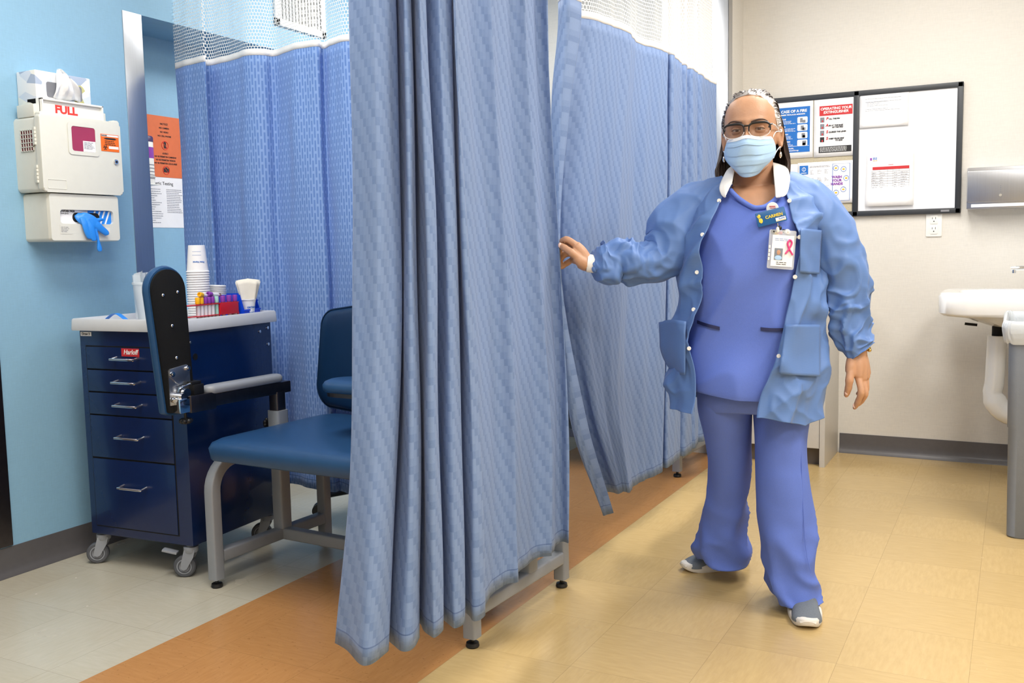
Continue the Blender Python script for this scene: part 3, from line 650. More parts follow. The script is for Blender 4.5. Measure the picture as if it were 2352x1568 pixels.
def make_curtain(name, label, cat, zs, cols, hem, mesh_z=1.82, top=CEIL, nu=340, nz=46, m='curtain', seed=0, ripple=.0035):
    """cols: one entry per profile point, each a list of 2D plan vectors, one per level of zs"""
    root = thing(name, label, cat, (0, 0, 0)); R = random.Random(seed)
    ph = [R.uniform(0, 6.28) for _ in range(8)]
    def row(z):
        pts = [herm(zs, c, z) for c in cols]; out = catmull(pts, nu)
        return [Vector((p.x, p.y, z)) for p in out]
    base = row(1.1); U = [0.0]
    for a, b in zip(base, base[1:]): U.append(U[-1] + (b - a).length)
    root.location = (sum(p.x for p in base) / nu, sum(p.y for p in base) / nu, hem)
    O = Vector(root.location)
    def sheet(nm, z0, z1, n, mt, th, rp):
        bm = bmesh.new(); uvl = bm.loops.layers.uv.new('UVMap'); grid = []
        for k in range(n):
            z = z0 + (z1 - z0) * k / (n - 1); r = row(z); low = max(0, 1 - (z - hem) / .5)
            rr = []
            for i, p in enumerate(r):
                a = r[max(i - 1, 0)]; b = r[min(i + 1, nu - 1)]; t = (b - a); nn = Vector((t.y, -t.x, 0)).normalized()
                d = rp * (math.sin(U[i] * 31 + ph[0] + z * 3.1) * math.sin(z * 5.3 + ph[1] + U[i] * 4) + .5 * math.sin(U[i] * 67 + ph[2] - z * 6))
                dz = low * .006 * math.sin(U[i] * 9 + ph[3]) if nm == 'cloth' else 0
                rr.append(bm.verts.new(p + nn * d + Vector((0, 0, dz)) - O))
            grid.append(rr)
        for k in range(n - 1):
            for i in range(nu - 1):
                f = bm.faces.new((grid[k][i], grid[k][i + 1], grid[k + 1][i + 1], grid[k + 1][i])); f.smooth = True
                for lp, (kk, ii) in zip(f.loops, ((k, i), (k, i + 1), (k + 1, i + 1), (k + 1, i))):
                    lp[uvl].uv = (U[ii], z0 + (z1 - z0) * kk / (n - 1) - hem)
        me = bpy.data.meshes.new(nm); bm.to_mesh(me); bm.free(); me.materials.append(M[mt]); o = bpy.data.objects.new(nm, me); COL.objects.link(o); o.parent = root
        if th: s = o.modifiers.new('s', 'SOLIDIFY'); s.thickness = th; s.offset = 0
        return o
    sheet('cloth', hem, mesh_z + .002, nz, m, .0016, ripple)
    sheet('white_tape', mesh_z, mesh_z + .024, 3, 'tape', .003, ripple)
    sheet('net_header', mesh_z + .022, top, 14, 'net', 0, ripple)
    return root

def pl(px, py, X): p = at(px, py, 'X', X); return Vector((p.x, p.y))
# ---- front curtain: rows = heights, columns = folds (pixel columns unprojected on the curtain's own plane, then sunk into real folds)
zs = [2.62, 1.65, 1.06, .62, .20]; ys = [0, 0, 640, 1080, 1440]
crest = [  # px at top, mid, low, hem ; plane X ; gap behind
    ((907, 918, 912, 885), -1.200, .085), ((942, 957, 963, 965), -1.170, .08), ((976, 1001, 1010, 1016), -1.140, .08), ((1034, 1050, 1060, 1065), -1.132, .075),
    ((1046, 1078, 1104, 1110), -1.112, .04), ((1128, 1162, 1183, 1190), -1.130, .05), ((1206, 1238, 1262, 1268), -1.150, .02), ((1257, 1286, 1304, 1308), -1.160, .05)]
cols = []
def lv(f): return [f(0, 0), f(1, 1), f(2, 2), f(3, 3), f(4, 4)]
def pxs(t): return (t[0], t[0], t[1], t[2], t[3])
Lp = pxs((804, 815, 803, 770))
cols.append([pl(Lp[k] + 14, ys[k], -1.30) for k in range(5)])
cols.append([pl(Lp[k], ys[k], -1.275 if k < 4 else -1.32) for k in range(5)])
cols.append([pl(Lp[k] + 18, ys[k], -1.245 if k < 4 else -1.285) for k in range(5)])
prev = Lp
for ci, (t, X, gap) in enumerate(crest):
    p_ = pxs(t); mids = []; cr_ = []; g1 = []; g2 = []
    for k in range(5):
        c = pl(p_[k], ys[k], X); cr_.append(c)
        fr_ = .55; mids.append(pl(prev[k] + (p_[k] - prev[k]) * fr_, ys[k], X + (.004 if gap > .06 else -.026 if ci > 4 else -.004)))
        d = c.normalized(); l = Vector((-d.y, d.x))
        g1.append(c + d * gap * .45 - l * -.004); g2.append(c + d * gap + l * .002)
    cols.append(mids); cols.append(cr_)
    cols.append(g1)
    if ci < len(crest) - 1: cols.append(g2)
    prev = p_
make_curtain('privacy_curtain', 'blue privacy curtain closest to the camera, in deep folds, its edge held by the woman', 'curtain', zs, cols, .20, seed=1, nu=420)

# ---- curtain across the back of the first bay
cols = []
for px, Y in ((402, 2.835), (420, 2.812), (440, 2.80), (458, 2.795), (471, 2.79), (473, 2.845), (500, 2.85), (530, 2.83), (555, 2.80), (580, 2.797), (605, 2.82), (626, 2.855), (650, 2.84), (672, 2.81), (700, 2.803), (730, 2.81), (744, 2.85), (765, 2.82), (800, 2.80), (850, 2.845), (900, 2.80), (960, 2.85), (1010, 2.81), (1060, 2.85), (1110, 2.81)):
    p = at(px, 130 + (px - 400) * .05, 'Y', Y); q = Vector((p.x, p.y)); cols.append([q.copy() for _ in range(5)])
make_curtain('privacy_curtain', 'blue privacy curtain with white net top hanging behind the cart and the empty chair', 'curtain', [2.62, 1.7, 1.1, .6, .165], cols, .165, mesh_z=1.82, m='curtain_b', seed=2, nu=300)

# ---- curtain of the second bay
zs = [2.62, 1.78, 1.5, 1.0, .55, .205]; ys = [40, 40, 230, 620, 900, 1120]
def c6(a, X): a = (a[0],) + tuple(a); X = (X,) * 6 if not isinstance(X, tuple) else (X[0],) + X; return [pl(a[k], ys[k], X[k]) for k in range(6)]
cols = [c6((1335, 1310, 1288, 1345, 1408), (-1.165, -1.165, -1.165, -1.155, -1.15)), c6((1305, 1288, 1283, 1326, 1396), (-1.175, -1.175, -1.172, -1.162, -1.16)),
        c6((1285, 1270, 1279, 1311, 1383), (-1.215, -1.215, -1.205, -1.19, -1.18)), c6((1300, 1284, 1284, 1322, 1392), -1.262), c6((1332, 1308, 1300, 1345, 1408), -1.245),
        c6((1365, 1345, 1330, 1362, 1422), -1.215), c6((1400, 1385, 1372, 1388, 1432), -1.205), c6((1430, 1422, 1412, 1412, 1442), -1.19), c6((1446, 1438, 1424, 1421, 1448), -1.192), c6((1462, 1455, 1446, 1440, 1462), -1.218),
        c6((1490, 1482, 1478, 1474, 1484), -1.205), c6((1515, 1510, 1508, 1504, 1506), -1.19)]
for a, X, gap in (((1530, 1529, 1527, 1521, 1521), -1.182, .07), ((1561, 1561, 1560, 1560, 1559), -1.20, .06), ((1576, 1577, 1580, 1583, 1584), -1.205, .06), ((1598, 1599, 1600, 1601, 1602), -1.21, .05)):
    c = c6(a, X); cols.append(c)
    cols.append([v + v.normalized() * gap * .5 + Vector((.004, .002)) for v in c]); cols.append([v + v.normalized() * gap for v in c])
    nx = 14; cols.append([pl(a[max(k - 1, 0)] + nx, ys[k], X + .002) for k in range(6)])
cols.append(c6((1625, 1625, 1622, 1621, 1620), -1.23)); cols.append(c6((1647, 1647, 1646, 1644, 1642), -1.22))
make_curtain('privacy_curtain', 'blue privacy curtain of the second bay, half open, just left of the woman', 'curtain', zs, cols, .205, mesh_z=1.80, seed=3, nu=360)

# ================================================================== BLOOD DRAW CHAIR
def make_chair(loc, rz, label):
    t = thing('blood_draw_chair', label, 'chair', loc, rz, 'blood draw chairs')
    Mi = (Matrix.Translation((-1.757, 2.43, 0)) @ Matrix.Rotation(math.radians(-2.9), 4, 'Z')).inverted()
    sq = SQ(.3); hw, hd = .495, .26
    for sx in (-1, 1):
        x = sx * hw
        arc = [(x, -.17 - .09 * math.cos(a), .315 + .095 * math.sin(a)) for a in [PI / 2 * k / 8 for k in range(9)]]
        MB().tube([(x, -hd, .028), (x, -hd, .2)] + arc + [(x, .0, .41)], .0195, prof=sq, up=(1, 0, 0)).build('leg', 'grey_metal', t)
        MB().tube([(x, hd, .028), (x, hd, .43)], .0195, prof=sq, up=(1, 0, 0)).build('leg', 'grey_metal', t)
        MB().tube([(x, -hd + .02, .101), (x, hd - .02, .101)], .0195, prof=sq, up=(1, 0, 0)).build('side_rail', 'grey_metal', t)
        MB().tube([(x, 0, .41), (x, hd, .41)], .0195, prof=sq, up=(1, 0, 0)).build('top_rail', 'grey_metal', t)
        for y in (-hd, hd):
            MB().lathe([(0, 0), (.017, 0), (.019, .004), (.017, .013), (.006, .016), (.006, .03), (0, .03)], c=(x, y, 0)).build('foot_glide', 'black', t)
        MB().tube([(x, .045, .12), (x, .045, .44)], .024, prof=sq, up=(1, 0, 0)).build('upright', 'grey_metal', t)
        MB().tube([(x, .045, .43), (x, .045, .535)], .0265, prof=sq, up=(1, 0, 0)).build('arm_sleeve', 'grey_metal', t)
        MB().tube([(x, .045, .50), (x, .045, .60)], .021, prof=sq, up=(1, 0, 0)).build('arm_post', 'steel_dark', t)
        if sx < 0:
            b = MB()
            for k in range(7):
                a = 2 * PI * k / 7; b.sph((x - .052, .045 + .012 * math.cos(a), .485 + .012 * math.sin(a)), .0075, 10, 8)
            b.cyl((x - .06, .045, .485), (x - .045, .045, .485), .013).cyl((x - .045, .045, .485), (x - .02, .045, .485), .004); b.build('star_knob', 'black', t)
    MB().tube([(-hw, .045, .101), (hw, .045, .101)], .0195, prof=sq, up=(0, 1, 0)).build('cross_rail', 'grey_metal', t)
    for y in (-.1, .17): MB().tube([(-hw, y, .41), (hw, y, .41)], .016, prof=sq, up=(0, 1, 0)).build('seat_support', 'grey_metal', t)
    # seat cushion
    b = MB(); rings = []
    for z, e, r in ((.432, -.004, .035), (.436, .0, .04), (.470, .006, .045), (.486, .0, .05), (.495, -.014, .06), (.500, -.05, .06), (.502, -.12, .05), (.502, -.2, .03)):
        rings.append([Vector((x, y - .02, z)) for x, y in rrect(-.462 - e, .462 + e, -.29 - e, .29 + e, r, 8)])
    b.strip(rings).build('seat', 'vinyl', t, smooth=60)
    # backrest
    out = []
    for (x, z, r) in ((.49, .55, .05), (.455, .862, .075), (-.455, .862, .075), (-.49, .55, .05)): out.append((x, z, r))
    def outline(e):
        P = []
        def arc(cx, cz, r, a0, a1):
            for k in range(9): a = math.radians(a0 + (a1 - a0) * k / 8); P.append((cx + (r + e) * math.cos(a), cz + (r + e) * math.sin(a)))
        arc(.445, .585, .075, -75, 5); arc(.42, .80, .07, 5, 82)
        for k in range(1, 12): x = .42 - .84 * k / 12; P.append((x, .87 + e + .032 * (1 - (x / .42) ** 2)))
        arc(-.42, .80, .07, 98, 175); arc(-.445, .585, .075, 175, 255)
        for k in range(1, 12): x = -.445 + .89 * k / 12; P.append((x, .51 - e - .018 * (1 - (x / .445) ** 2)))
        return P
    b = MB(); rings = []
    for y, e in ((.318, -.01), (.314, 0), (.298, .002), (.280, 0), (.266, -.010), (.260, -.035), (.258, -.08)):
        k_ = max(e, -.008); q_ = 1 + (e - k_) * 2.6; rings.append([Vector((x * q_, y, .70 + (z - .70) * q_)) for x, z in outline(k_)])
    bk = b.strip(rings).build('backrest', 'vinyl_dark', t, smooth=60)
    MB().tube([(x, .277, z) for x, z in outline(.001)] + [(outline(.001)[0][0], .277, outline(.001)[0][1])], .0028, n=6, cap=False).build('piping', 'vinyl_dark', bk)
    for x in (-.285, .285): MB().box(x - .024, x + .024, .30, .322, .40, .60, .002).build('back_post', 'black', t)
    # left arm: beam, grey pad, clamp, raised paddle
    x = -.495; B = MB().box(x - .018, x + .018, -.33, .095, .593, .632, .003).build('arm_beam', 'steel_dark', t)
    pad = MB()
    def pad_out(e, x=x):
        P = []
        for cy, a0 in ((.035, 0), (-.245, 180)):
            for k in range(13): a = math.radians(a0 + 180 * k / 12); P.append((x + (.027 + e) * math.cos(a), cy + (.027 + e) * math.sin(a)))
        return P
    pad.strip([[Vector((u, v, z)) for u, v in pad_out(e)] for z, e in ((.634, -.004), (.638, 0), (.650, .001), (.658, -.004), (.661, -.012))]).build('arm_pad', 'grey_metal', t, smooth=60)
    MB().box(x - .023, x + .023, -.345, -.245, .586, .640, .003).build('sliding_sleeve', 'steel_dark', t)
    MB().box(x - .020, x + .020, -.385, -.345, .590, .634, .003).build('end_block', 'chrome', t)
    MB().box(x - .028, x + .016, -.325, -.285, .640, .672, .003).box(x - .03, x + .012, -.33, -.292, .672, .682, .002).build('clamp_block', 'black', t)
    b = MB(); b.cyl((x, -.35, .59), (x, -.35, .565), .005)
    for k in range(6): a = k * PI / 3; b.sph((x + .013 * math.cos(a), -.35 + .013 * math.sin(a), .562), (.009, .009, .008), 10, 8)
    b.cyl((x, -.35, .553), (x, -.35, .57), .014); b.build('star_knob', 'black', t)
    pd = bpy.data.objects.new('arm_paddle', None)
    xf = x - .018
    def stad(e, cz1=.970, cz0=.60):
        P = []; n = 14
        top = Vector((-.378, cz1)); bot = Vector((-.352, cz0)); ax = (top - bot).normalized(); sd = Vector((-ax.y, ax.x)); rt, rb = .066, .055
        for k in range(n + 1): a = PI * k / n; P.append(tuple(top + (sd * -math.cos(a) + ax * math.sin(a)) * (rt + e)))
        for k in range(n + 1): a = PI * k / n; P.append(tuple(bot + (sd * math.cos(a) * (rb + e) - ax * math.sin(a) * (.012 + e) * 1.0)))
        return P
    b = MB(); b.strip([[Vector((xx, u, v)) for u, v in stad(e)] for xx, e in ((xf - .002, -.004), (xf - .002, .003), (xf - .014, .008), (xf - .026, .006), (xf - .034, -.004), (xf - .037, -.016))])
    pad = b.build('paddle_pad', 'vinyl', t, smooth=60)
    MB().prism(stad(-.003), xf - .004, xf + .006, axis='X', b=.001).build('paddle_board', 'black_board', t)
    for y, z in ((-.400, .955), (-.345, .962), (-.372, .86), (-.362, .76)): MB().sph((xf + .006, y, z), (.003, .005, .005), 12, 8).build('screw', 'chrome', t)
    MB().prism([(-.398, .615), (-.398, .722), (-.392, .728), (-.330, .736), (-.318, .728), (-.315, .63), (-.33, .615)], xf + .006, xf + .009, axis='X').build('hinge_plate', 'steel', t)
    MB().prism([(-.398, .706), (-.394, .727), (-.33, .736), (-.318, .725), (-.320, .712), (-.352, .675), (-.362, .675)], xf + .009, xf + .013, axis='X', b=.001).build('hinge_plate_cover', 'steel', t)
    b = MB()
    for y, z in ((-.388, .712), (-.328, .724), (-.386, .632)): MB().cyl((xf + .012, y, z), (xf + .018, y, z), .008).cyl((xf + .018, y, z), (xf + .020, y, z), .004).build('hinge_bolt', 'chrome', t)
    b.cyl((xf + .008, -.365, .640), (xf + .034, -.365, .640), .0115).cyl((xf + .02, -.352, .650), (xf + .034, -.352, .650), .014).tube([(xf + .02, -.375, .655), (xf + .022, -.372, .668), (xf + .024, -.33, .676)], .003, n=8)
    b.build('hinge_pivot', 'chrome', t)
    # right arm: beam and lowered paddle in front of the backrest
    x = .495; MB().box(x - .018, x + .018, -.33, .095, .593, .632, .003).build('arm_beam', 'steel_dark', t)
    def st2(e):
        P = []
        for cx, a0 in ((.30, -90), (-.075, 90)):
            for k in range(15): a = math.radians(a0 + 180 * k / 14); P.append((cx + (.072 + e) * math.cos(a), -.07 + (.072 + e) * math.sin(a)))
        return P
    b = MB(); b.strip([[Vector((u, v, z)) for u, v in st2(e)] for z, e in ((.644, .0), (.650, .006), (.664, .007), (.674, .0), (.680, -.015), (.681, -.04))]); b.build('paddle_pad', 'vinyl', t, smooth=60)
    MB().prism(st2(-.006), .630, .645, axis='Z', b=.001).build('paddle_board', 'steel_dark', t)
    MB().tube([(.495, -.05, .612), (.30, -.06, .618)], .014, prof=sq).build('paddle_bracket', 'steel_dark', t)
    return t
chair = make_chair((-1.757, 2.43, 0), math.radians(-2.9), 'blue blood draw chair with raised black-backed arm paddle, behind the front curtain')
copy_thing(chair, (-1.86, 4.48, 0), 'second blue blood draw chair, glimpsed in the gap between the two curtains', math.radians(-1))

# ================================================================== STOOL behind the bay curtain
t = thing('rolling_stool', 'rolling stool with black castors behind the curtain of the first bay', 'stool', (-2.26, 3.14, 0))
MB().lathe([(0, .46), (.17, .46), (.185, .475), (.185, .51), (.17, .525), (0, .53)]).build('seat', 'vinyl', t)
MB().lathe([(0, .08), (.03, .08), (.03, .25), (.018, .255), (.018, .46), (0, .46)]).build('column', 'black', t)
for k in range(5):
    a = math.radians(213 + 72 * k); c, s_ = math.cos(a), math.sin(a)
    MB().tube([(0, 0, .12), (.1 * c, .1 * s_, .118), (.27 * c, .27 * s_, .085)], [.024, .022, .014], n=8).build('base_arm', 'black', t)
    q = MB()
    for e in (-1, 1): q.cyl((.275 * c - s_ * .006 * e, .275 * s_ + c * .006 * e, .028), (.275 * c - s_ * .022 * e, .275 * s_ + c * .022 * e, .028), .028)
    q.cyl((.275 * c, .275 * s_, .03), (.275 * c, .275 * s_, .085), .008); q.build('castor', 'black', t)

# ================================================================== PHLEBOTOMY CART
CARTM = Matrix.Translation((-2.628, 2.424, 0)) @ Matrix.Rotation(math.radians(4), 4, 'Z')
t = thing('supply_cart', 'dark blue metal drawer cart with white tray top and grey castors', 'cart', (-2.628, 2.424, 0), math.radians(4))
b = MB(); b.box(-.228, .228, -.224, .228, .112, .83, .003); body = b.build('body', 'navy', t)
def caster(x, y, ang, brake=False):
    c, s_ = math.cos(ang), math.sin(ang); root = bpy.data.objects.new('castor', None)
    b = MB(); b.lathe([(0, .085), (.022, .085), (.024, .088), (.024, .104), (.014, .106), (.012, .113), (0, .113)], c=(x, y, 0))
    ox, oy = x + c * .022, y + s_ * .022
    for e in (-1, 1):
        nx, ny = -s_ * e * .017, c * e * .017
        b.prism([(0, 0)] * 0 or [(-.012, .036), (-.010, .028), (0, .024), (.01, .028), (.012, .04), (-.012, .09), (-.034, .09)], -.0018, .0018, axis='Y') if False else None
        P = [Vector((ox + nx + c * u, oy + ny + s_ * u, z)) for u, z in ((-.010, .030), (0, .026), (.010, .032), (.008, .05), (-.004, .095), (-.04, .095), (-.034, .07))]
        Q = [p + Vector((-s_ * e, c * e, 0)) * .003 for p in P]; b.strip([P, Q])
    if brake:
        b.box(.0, .05, -.014, .014, 0, .008, .002, Mx=Matrix.Translation((ox, oy, .072)) @ Matrix.Rotation(ang + PI, 4, 'Z') @ Matrix.Rotation(.25, 4, 'Y') @ Matrix.Translation((-.075, 0, 0)))
    o = b.build('castor', 'caster', t)
    Mx = Matrix.Translation((ox, oy, .037)) @ Matrix.Rotation(ang, 4, 'Z') @ Matrix.Rotation(PI / 2, 4, 'X')
    MB().lathe([(.018, -.013), (.033, -.013), (.037, -.009), (.037, .009), (.033, .013), (.018, .013)], Mx=Mx, cap=False).build('wheel', 'grey_wheel', o)
    MB().lathe([(0, -.0145), (.009, -.0145), (.012, -.008), (.020, -.010), (.022, -.0135), (.025, -.0135), (.025, .0135), (.022, .0135), (.020, .010), (.012, .008), (.009, .0145), (0, .0145)], Mx=Mx).build('hub', 'caster', o)
caster(-.205, -.195, math.radians(215)); caster(.195, -.20, math.radians(205), True); caster(.195, .20, math.radians(205)); caster(-.2, .2, math.radians(250))
# drawers
for k, (z1, z0) in enumerate(((.770, .695), (.690, .617), (.612, .538), (.533, .388), (.382, .145))):
    dr = MB().box(-.198, .168 if k > 2 else .168, -.2275, -.2235, z0, z1, .0015).build('drawer', 'navy', t)
    MB().box(-.2022, .1722, -.2245, -.2238, z0 - .0042, z1 + .0042).build('drawer_gap', 'dark', t)
    zc = (z0 + z1) / 2 + (.0 if k < 4 else .03) + (.005 if k == 3 else 0); x = -.06
    MB().tube(catmull([(x, -.227, zc + .004), (x, -.252, zc), (x + .004, -.257, zc), (x + .050, -.2575, zc), (x + .096, -.257, zc), (x + .10, -.252, zc), (x + .10, -.227, zc + .004)], 26), .0042, n=10).build('handle', 'chrome', dr)
    if k == 0:
        card('red_name_plate', 'ink_red', dr, -.035, .043, .741, .768, -.2278, .0012)
        text('lettering', 'Harloff', .022, 'white_ink', dr, (.006, -.2294, .755), bold=.0005, shear=.2)
card('small_label', 'paper', t, -.222, -.172, .806, .820, -.2242, .0008)
text('label_lettering', 'Draw 3', .012, 'ink', t, (-.197, -.2253, .813), bold=.0002)
b = MB()
for y, z in ((-.19, .79), (.165, .795), (.21, .805), (.21, .745), (.20, .18)): b.cyl((.228, y, z), (.2305, y, z), .0055).cyl((.2305, y, z), (.231, y, z), .003)
b.build('rivets', 'chrome', t)
MB().cyl((.228, -.17, .74), (.2295, -.17, .74), .011).build('hole_plug', 'black', t)
# tray top with a rim
b = MB(); o = lambda e, z, r: [Vector((x, y, z)) for x, y in rrect(-.247 - e, .247 + e, -.245 - e, .247 + e, r, 6)]
b.strip([o(-.03, .828, .01), o(0, .826, .012), o(.001, .830, .012), o(-.001, .862, .012), o(-.004, .8665, .012), o(-.010, .8665, .01), o(-.013, .861, .01), o(-.016, .846, .01)]).build('tray_top', 'tray', t, smooth=40)

# ---- on the cart (world positions)
TZ = .8465
# inverted paper cups, one stack
cup0 = None; cx, cy = -2.556, 2.462
def cup_print(p):
    for z in (.060, .069): MB().lathe([(.0372 - (z - .02) * .105, z), (.0372 - (z - .0208) * .105, z + .0008)], cap=False).build('print_line', 'ink_grey', p)
lab = ['inverted white paper cup at the bottom of the stack on the cart', 'inverted white paper cup showing a printed name line, topmost of the stack']
N = 21
for k in range(N):
    z = TZ + k * .0084
    if cup0 is None:
        cup0 = thing('paper_cup', '', 'cup', (cx, cy, z), 0, 'stack of inverted paper cups')
        MB().lathe([(0, .0926), (.0272, .0926), (.0362, .0), (.0378, 0), (.0400, .0005), (.0405, .002), (.0395, .0038), (.0368, .0045), (.0282, .094), (.0275, .0945), (.0, .0935)]).build('cup', 'paper', cup0, recalc=True)
        r = cup0
    else: r = copy_thing(cup0, (cx + random.uniform(-.0004, .0004), cy, z))
    r['label'] = 'inverted white paper cup inside the tall stack on the cart'
    if k == 0: r['label'] = lab[0]
    if k == N - 1:
        r['label'] = lab[1]; Mz = (math.atan2(-cy, -cx))
        for zz in (.060, .072):
            P = [(( .0376 - (zz) * .0965) * math.cos(Mz + a), (.0376 - (zz) * .0965) * math.sin(Mz + a), zz) for a in [-.5 + q * .12 for q in range(9)]]
            MB().tube(P, .0004, n=4).build('print_line', 'ink_blue', r)
        tx = text('print_lettering', 'Print Name:', .0085, 'ink_blue', r, (0, 0, 0), bold=.0002)
        for v in tx.data.vertices:
            u, h_ = -v.co.x, -v.co.y; a = Mz + .15 + u / .035 ; rr = .0376 - (.036 + h_) * .0965 + .0003 + v.co.z
            v.co = Vector((rr * math.cos(a), rr * math.sin(a), .036 + h_))
        tx.rotation_euler = (0, 0, 0)
# cup lids, a leaning stack
lid0 = None; N = 16
for k in range(N):
    loc = (-2.583 + .0006 * k, 2.563 - .0005 * k, TZ + .004 + k * .0072)
    if lid0 is None:
        lid0 = thing('cup_lid', '', 'lid', loc, 0, 'stack of white cup lids')
        MB().lathe([(.036, 0), (.0405, .0), (.0415, .0025), (.0405, .0055), (.037, .0068), (.034, .0052), (0, .0052)]).build('lid', 'white', lid0); r = lid0
    else: r = copy_thing(lid0, loc)
    r.rotation_euler = (-.05, .03, 0); r['label'] = 'white plastic cup lid in the short stack standing in the blue bin' if k < N - 1 else 'topmost white plastic lid of the short stack in the blue bin'
# royal blue scoop bin
t = thing('scoop_bin', 'royal blue open-front plastic bin on the cart tray', 'bin', (-2.532, 2.592, TZ), math.radians(15))
b = MB(); L_, W_, th = .084, .058, .003
b.box(-L_, L_, -W_, W_, 0, th, .001)
for e in (-1, 1): b.prism([(-L_, 0), (L_, 0), (L_ - .002, .03), (L_ - .006, .045), (L_ - .016, .084), (-L_, .084)], e * W_ - (th if e > 0 else 0), e * W_ + (th if e < 0 else 0), axis='Y')
b.box(-L_, -L_ + th, -W_, W_, 0, .084, .001); b.box(L_ - th, L_, -W_, W_, 0, .028, .001)
b.box(L_ - .004, L_ + .003, -W_ - .002, W_ + .002, .024, .030, .001); b.box(L_ - .03, L_ - .006, W_ - .002, W_ + .003, .056, .060, .001)
b.build('bin', 'bin_blue', t)
# specimen cup with filter papers standing in the bin
t = thing('specimen_cup', 'white collection cup holding folded filter papers in the blue bin', 'cup', (-2.462, 2.606, TZ + .004))
MB().lathe([(0, 0), (.0185, 0), (.0265, .058), (.0285, .0585), (.0285, .0615), (.0255, .0618), (.0245, .058), (.017, .004), (0, .004)]).build('cup', 'paper', t)
Mz = math.atan2(-2.586, 2.452)
for s, hz, q in (('ORTHO', .032, .5), ('COLLECT', .012, .3)):
    tx = text('lettering', s, .0085, 'ink_blue', t, (0, 0, 0), bold=.0003)
    for v in tx.data.vertices:
        a = Mz + q + v.co.x / .022; rr = .0190 + (hz + v.co.y) * .138 + v.co.z + .0004; v.co = Vector((rr * math.cos(a), rr * math.sin(a), hz + v.co.y))
    tx.rotation_euler = (0, 0, 0)
for k in range(6):
    t = thing('filter_paper', ('foremost' if k == 0 else 'rearmost' if k == 5 else 'folded') + ' cream filter paper fanned in the collection cup', 'paper', (-2.462, 2.606, TZ + .022), 0, 'filter papers in the cup')
    a = -.6 + k * .26; b = MB(); rings = []
    for i in range(9):
        f = i / 8; hw = .016 + .026 * f; lean = .004 + .016 * f * math.sin(a * 2)
        rings.append([Vector(((hw * u) * math.cos(Mz + PI / 2 + a * .5) + (k - 2.5) * .0042 * math.cos(Mz) * -1 + .004 * math.sin(u * 5 + k) * f, (hw * u) * math.sin(Mz + PI / 2 + a * .5) + (k - 2.5) * .0042 * math.sin(Mz) * -1 + lean * .3, .002 + .112 * f - .007 * abs(u) * f + .004 * math.sin(k * 2))) for u in [-1 + q / 5 for q in range(11)]])
    b.strip(rings, closed=False); o_ = b.build('sheet', 'filter', t); o_.modifiers.new('s', 'SOLIDIFY').thickness = .0008
# red rack with tubes
t = thing('tube_rack', 'red plastic test tube rack at the edge of the cart tray', 'rack', (-2.452, 2.44, TZ), math.radians(4))
b = MB(); L = .098
for z in (.020, .058):
    b.box(-.017, .017, -L - .09, L, z, z + .003, .0008)
    for k in range(14): pass
b.box(.014, .018, .0, L - .006, .020, .061, .0008)
for y in (-L - .09, -.002, L - .004): b.box(-.015, .015, y, y + .003, 0, .061, .0005)
b.build('rack', 'red', t)
RM = Matrix.Translation((-2.452, 2.44, TZ)) @ Matrix.Rotation(math.radians(4), 4, 'Z')
tube_kinds = {}
def tube(kind, loc, rot, label, cap, body='blood', lab_='label', group='blood sample tubes'):
    if kind in tube_kinds: r = copy_thing(tube_kinds[kind], loc); r.rotation_euler = rot
    else:
        r = thing('sample_tube', '', 'test tube', loc, 0, group); r.rotation_euler = rot
        MB().lathe([(0, .0), (.004, .0005), (.0062, .004), (.0064, .070), (0, .070)], n=16).build('tube', body, r)
        MB().lathe([(.0066, .018), (.0067, .019), (.0067, .058), (.0066, .059)], n=16, cap=False).build('paper_label', lab_, r)
        MB().lathe([(0, .062), (.0078, .062), (.0082, .064), (.0082, .082), (.0074, .084), (.0045, .084), (.004, .080), (0, .080)], n=16).build('cap', cap, r); tube_kinds[kind] = r
    r['label'] = label; return r
ys_ = [-.100, -.082, -.064, -.046, -.028, -.008, .008, .024, .040, .056, .072, .088]
nm = ['yellow', 'yellow', 'purple', 'purple', 'purple', 'mint'] + ['purple'] * 6
ordn = {2: 'first purple-capped tube right of the yellow one', 3: 'second purple-capped tube right of the yellow one', 4: 'purple-capped tube touching the pale mint one on its left', 6: 'purple-capped tube just right of the pale mint one', 11: 'purple-capped tube at the right end of the red rack'}
for k, (y, c) in enumerate(zip(ys_, nm)):
    p = RM @ Vector((.007 if k % 2 or k < 6 else -.004, y, .001))
    lb = {'yellow': 'yellow-capped sample tube standing in the red rack' + (', nearest the chair paddle' if k == 0 else ''), 'mint': 'pale mint-capped sample tube with a green label in the red rack'}.get(c) or ordn.get(k, 'purple-capped sample tube standing behind the solid red rack panel')
    tube(c, p, (0, 0, k), lb, {'yellow': 'yellow', 'purple': 'purple', 'mint': 'mint'}[c], lab_='mint' if c == 'mint' else 'label')
tube('yellow', RM @ Vector((-.012, -.015, TZ * 0 + .084)), (math.radians(-82), 0, math.radians(200)), 'yellow-capped sample tube lying on top of the red rack', 'yellow')
tube('purple', RM @ Vector((-.010, .035, .086)), (math.radians(-84), 0, math.radians(195)), 'purple-capped sample tube lying on top of the red rack', 'purple')
for k, y in enumerate((-.045, -.028)):
    tube('brown', RM @ Vector((-.026, y, .012)), (0, 0, k), ('left' if k == 0 else 'right') + ' of the two brown-capped tubes standing behind the red rack', 'brown')
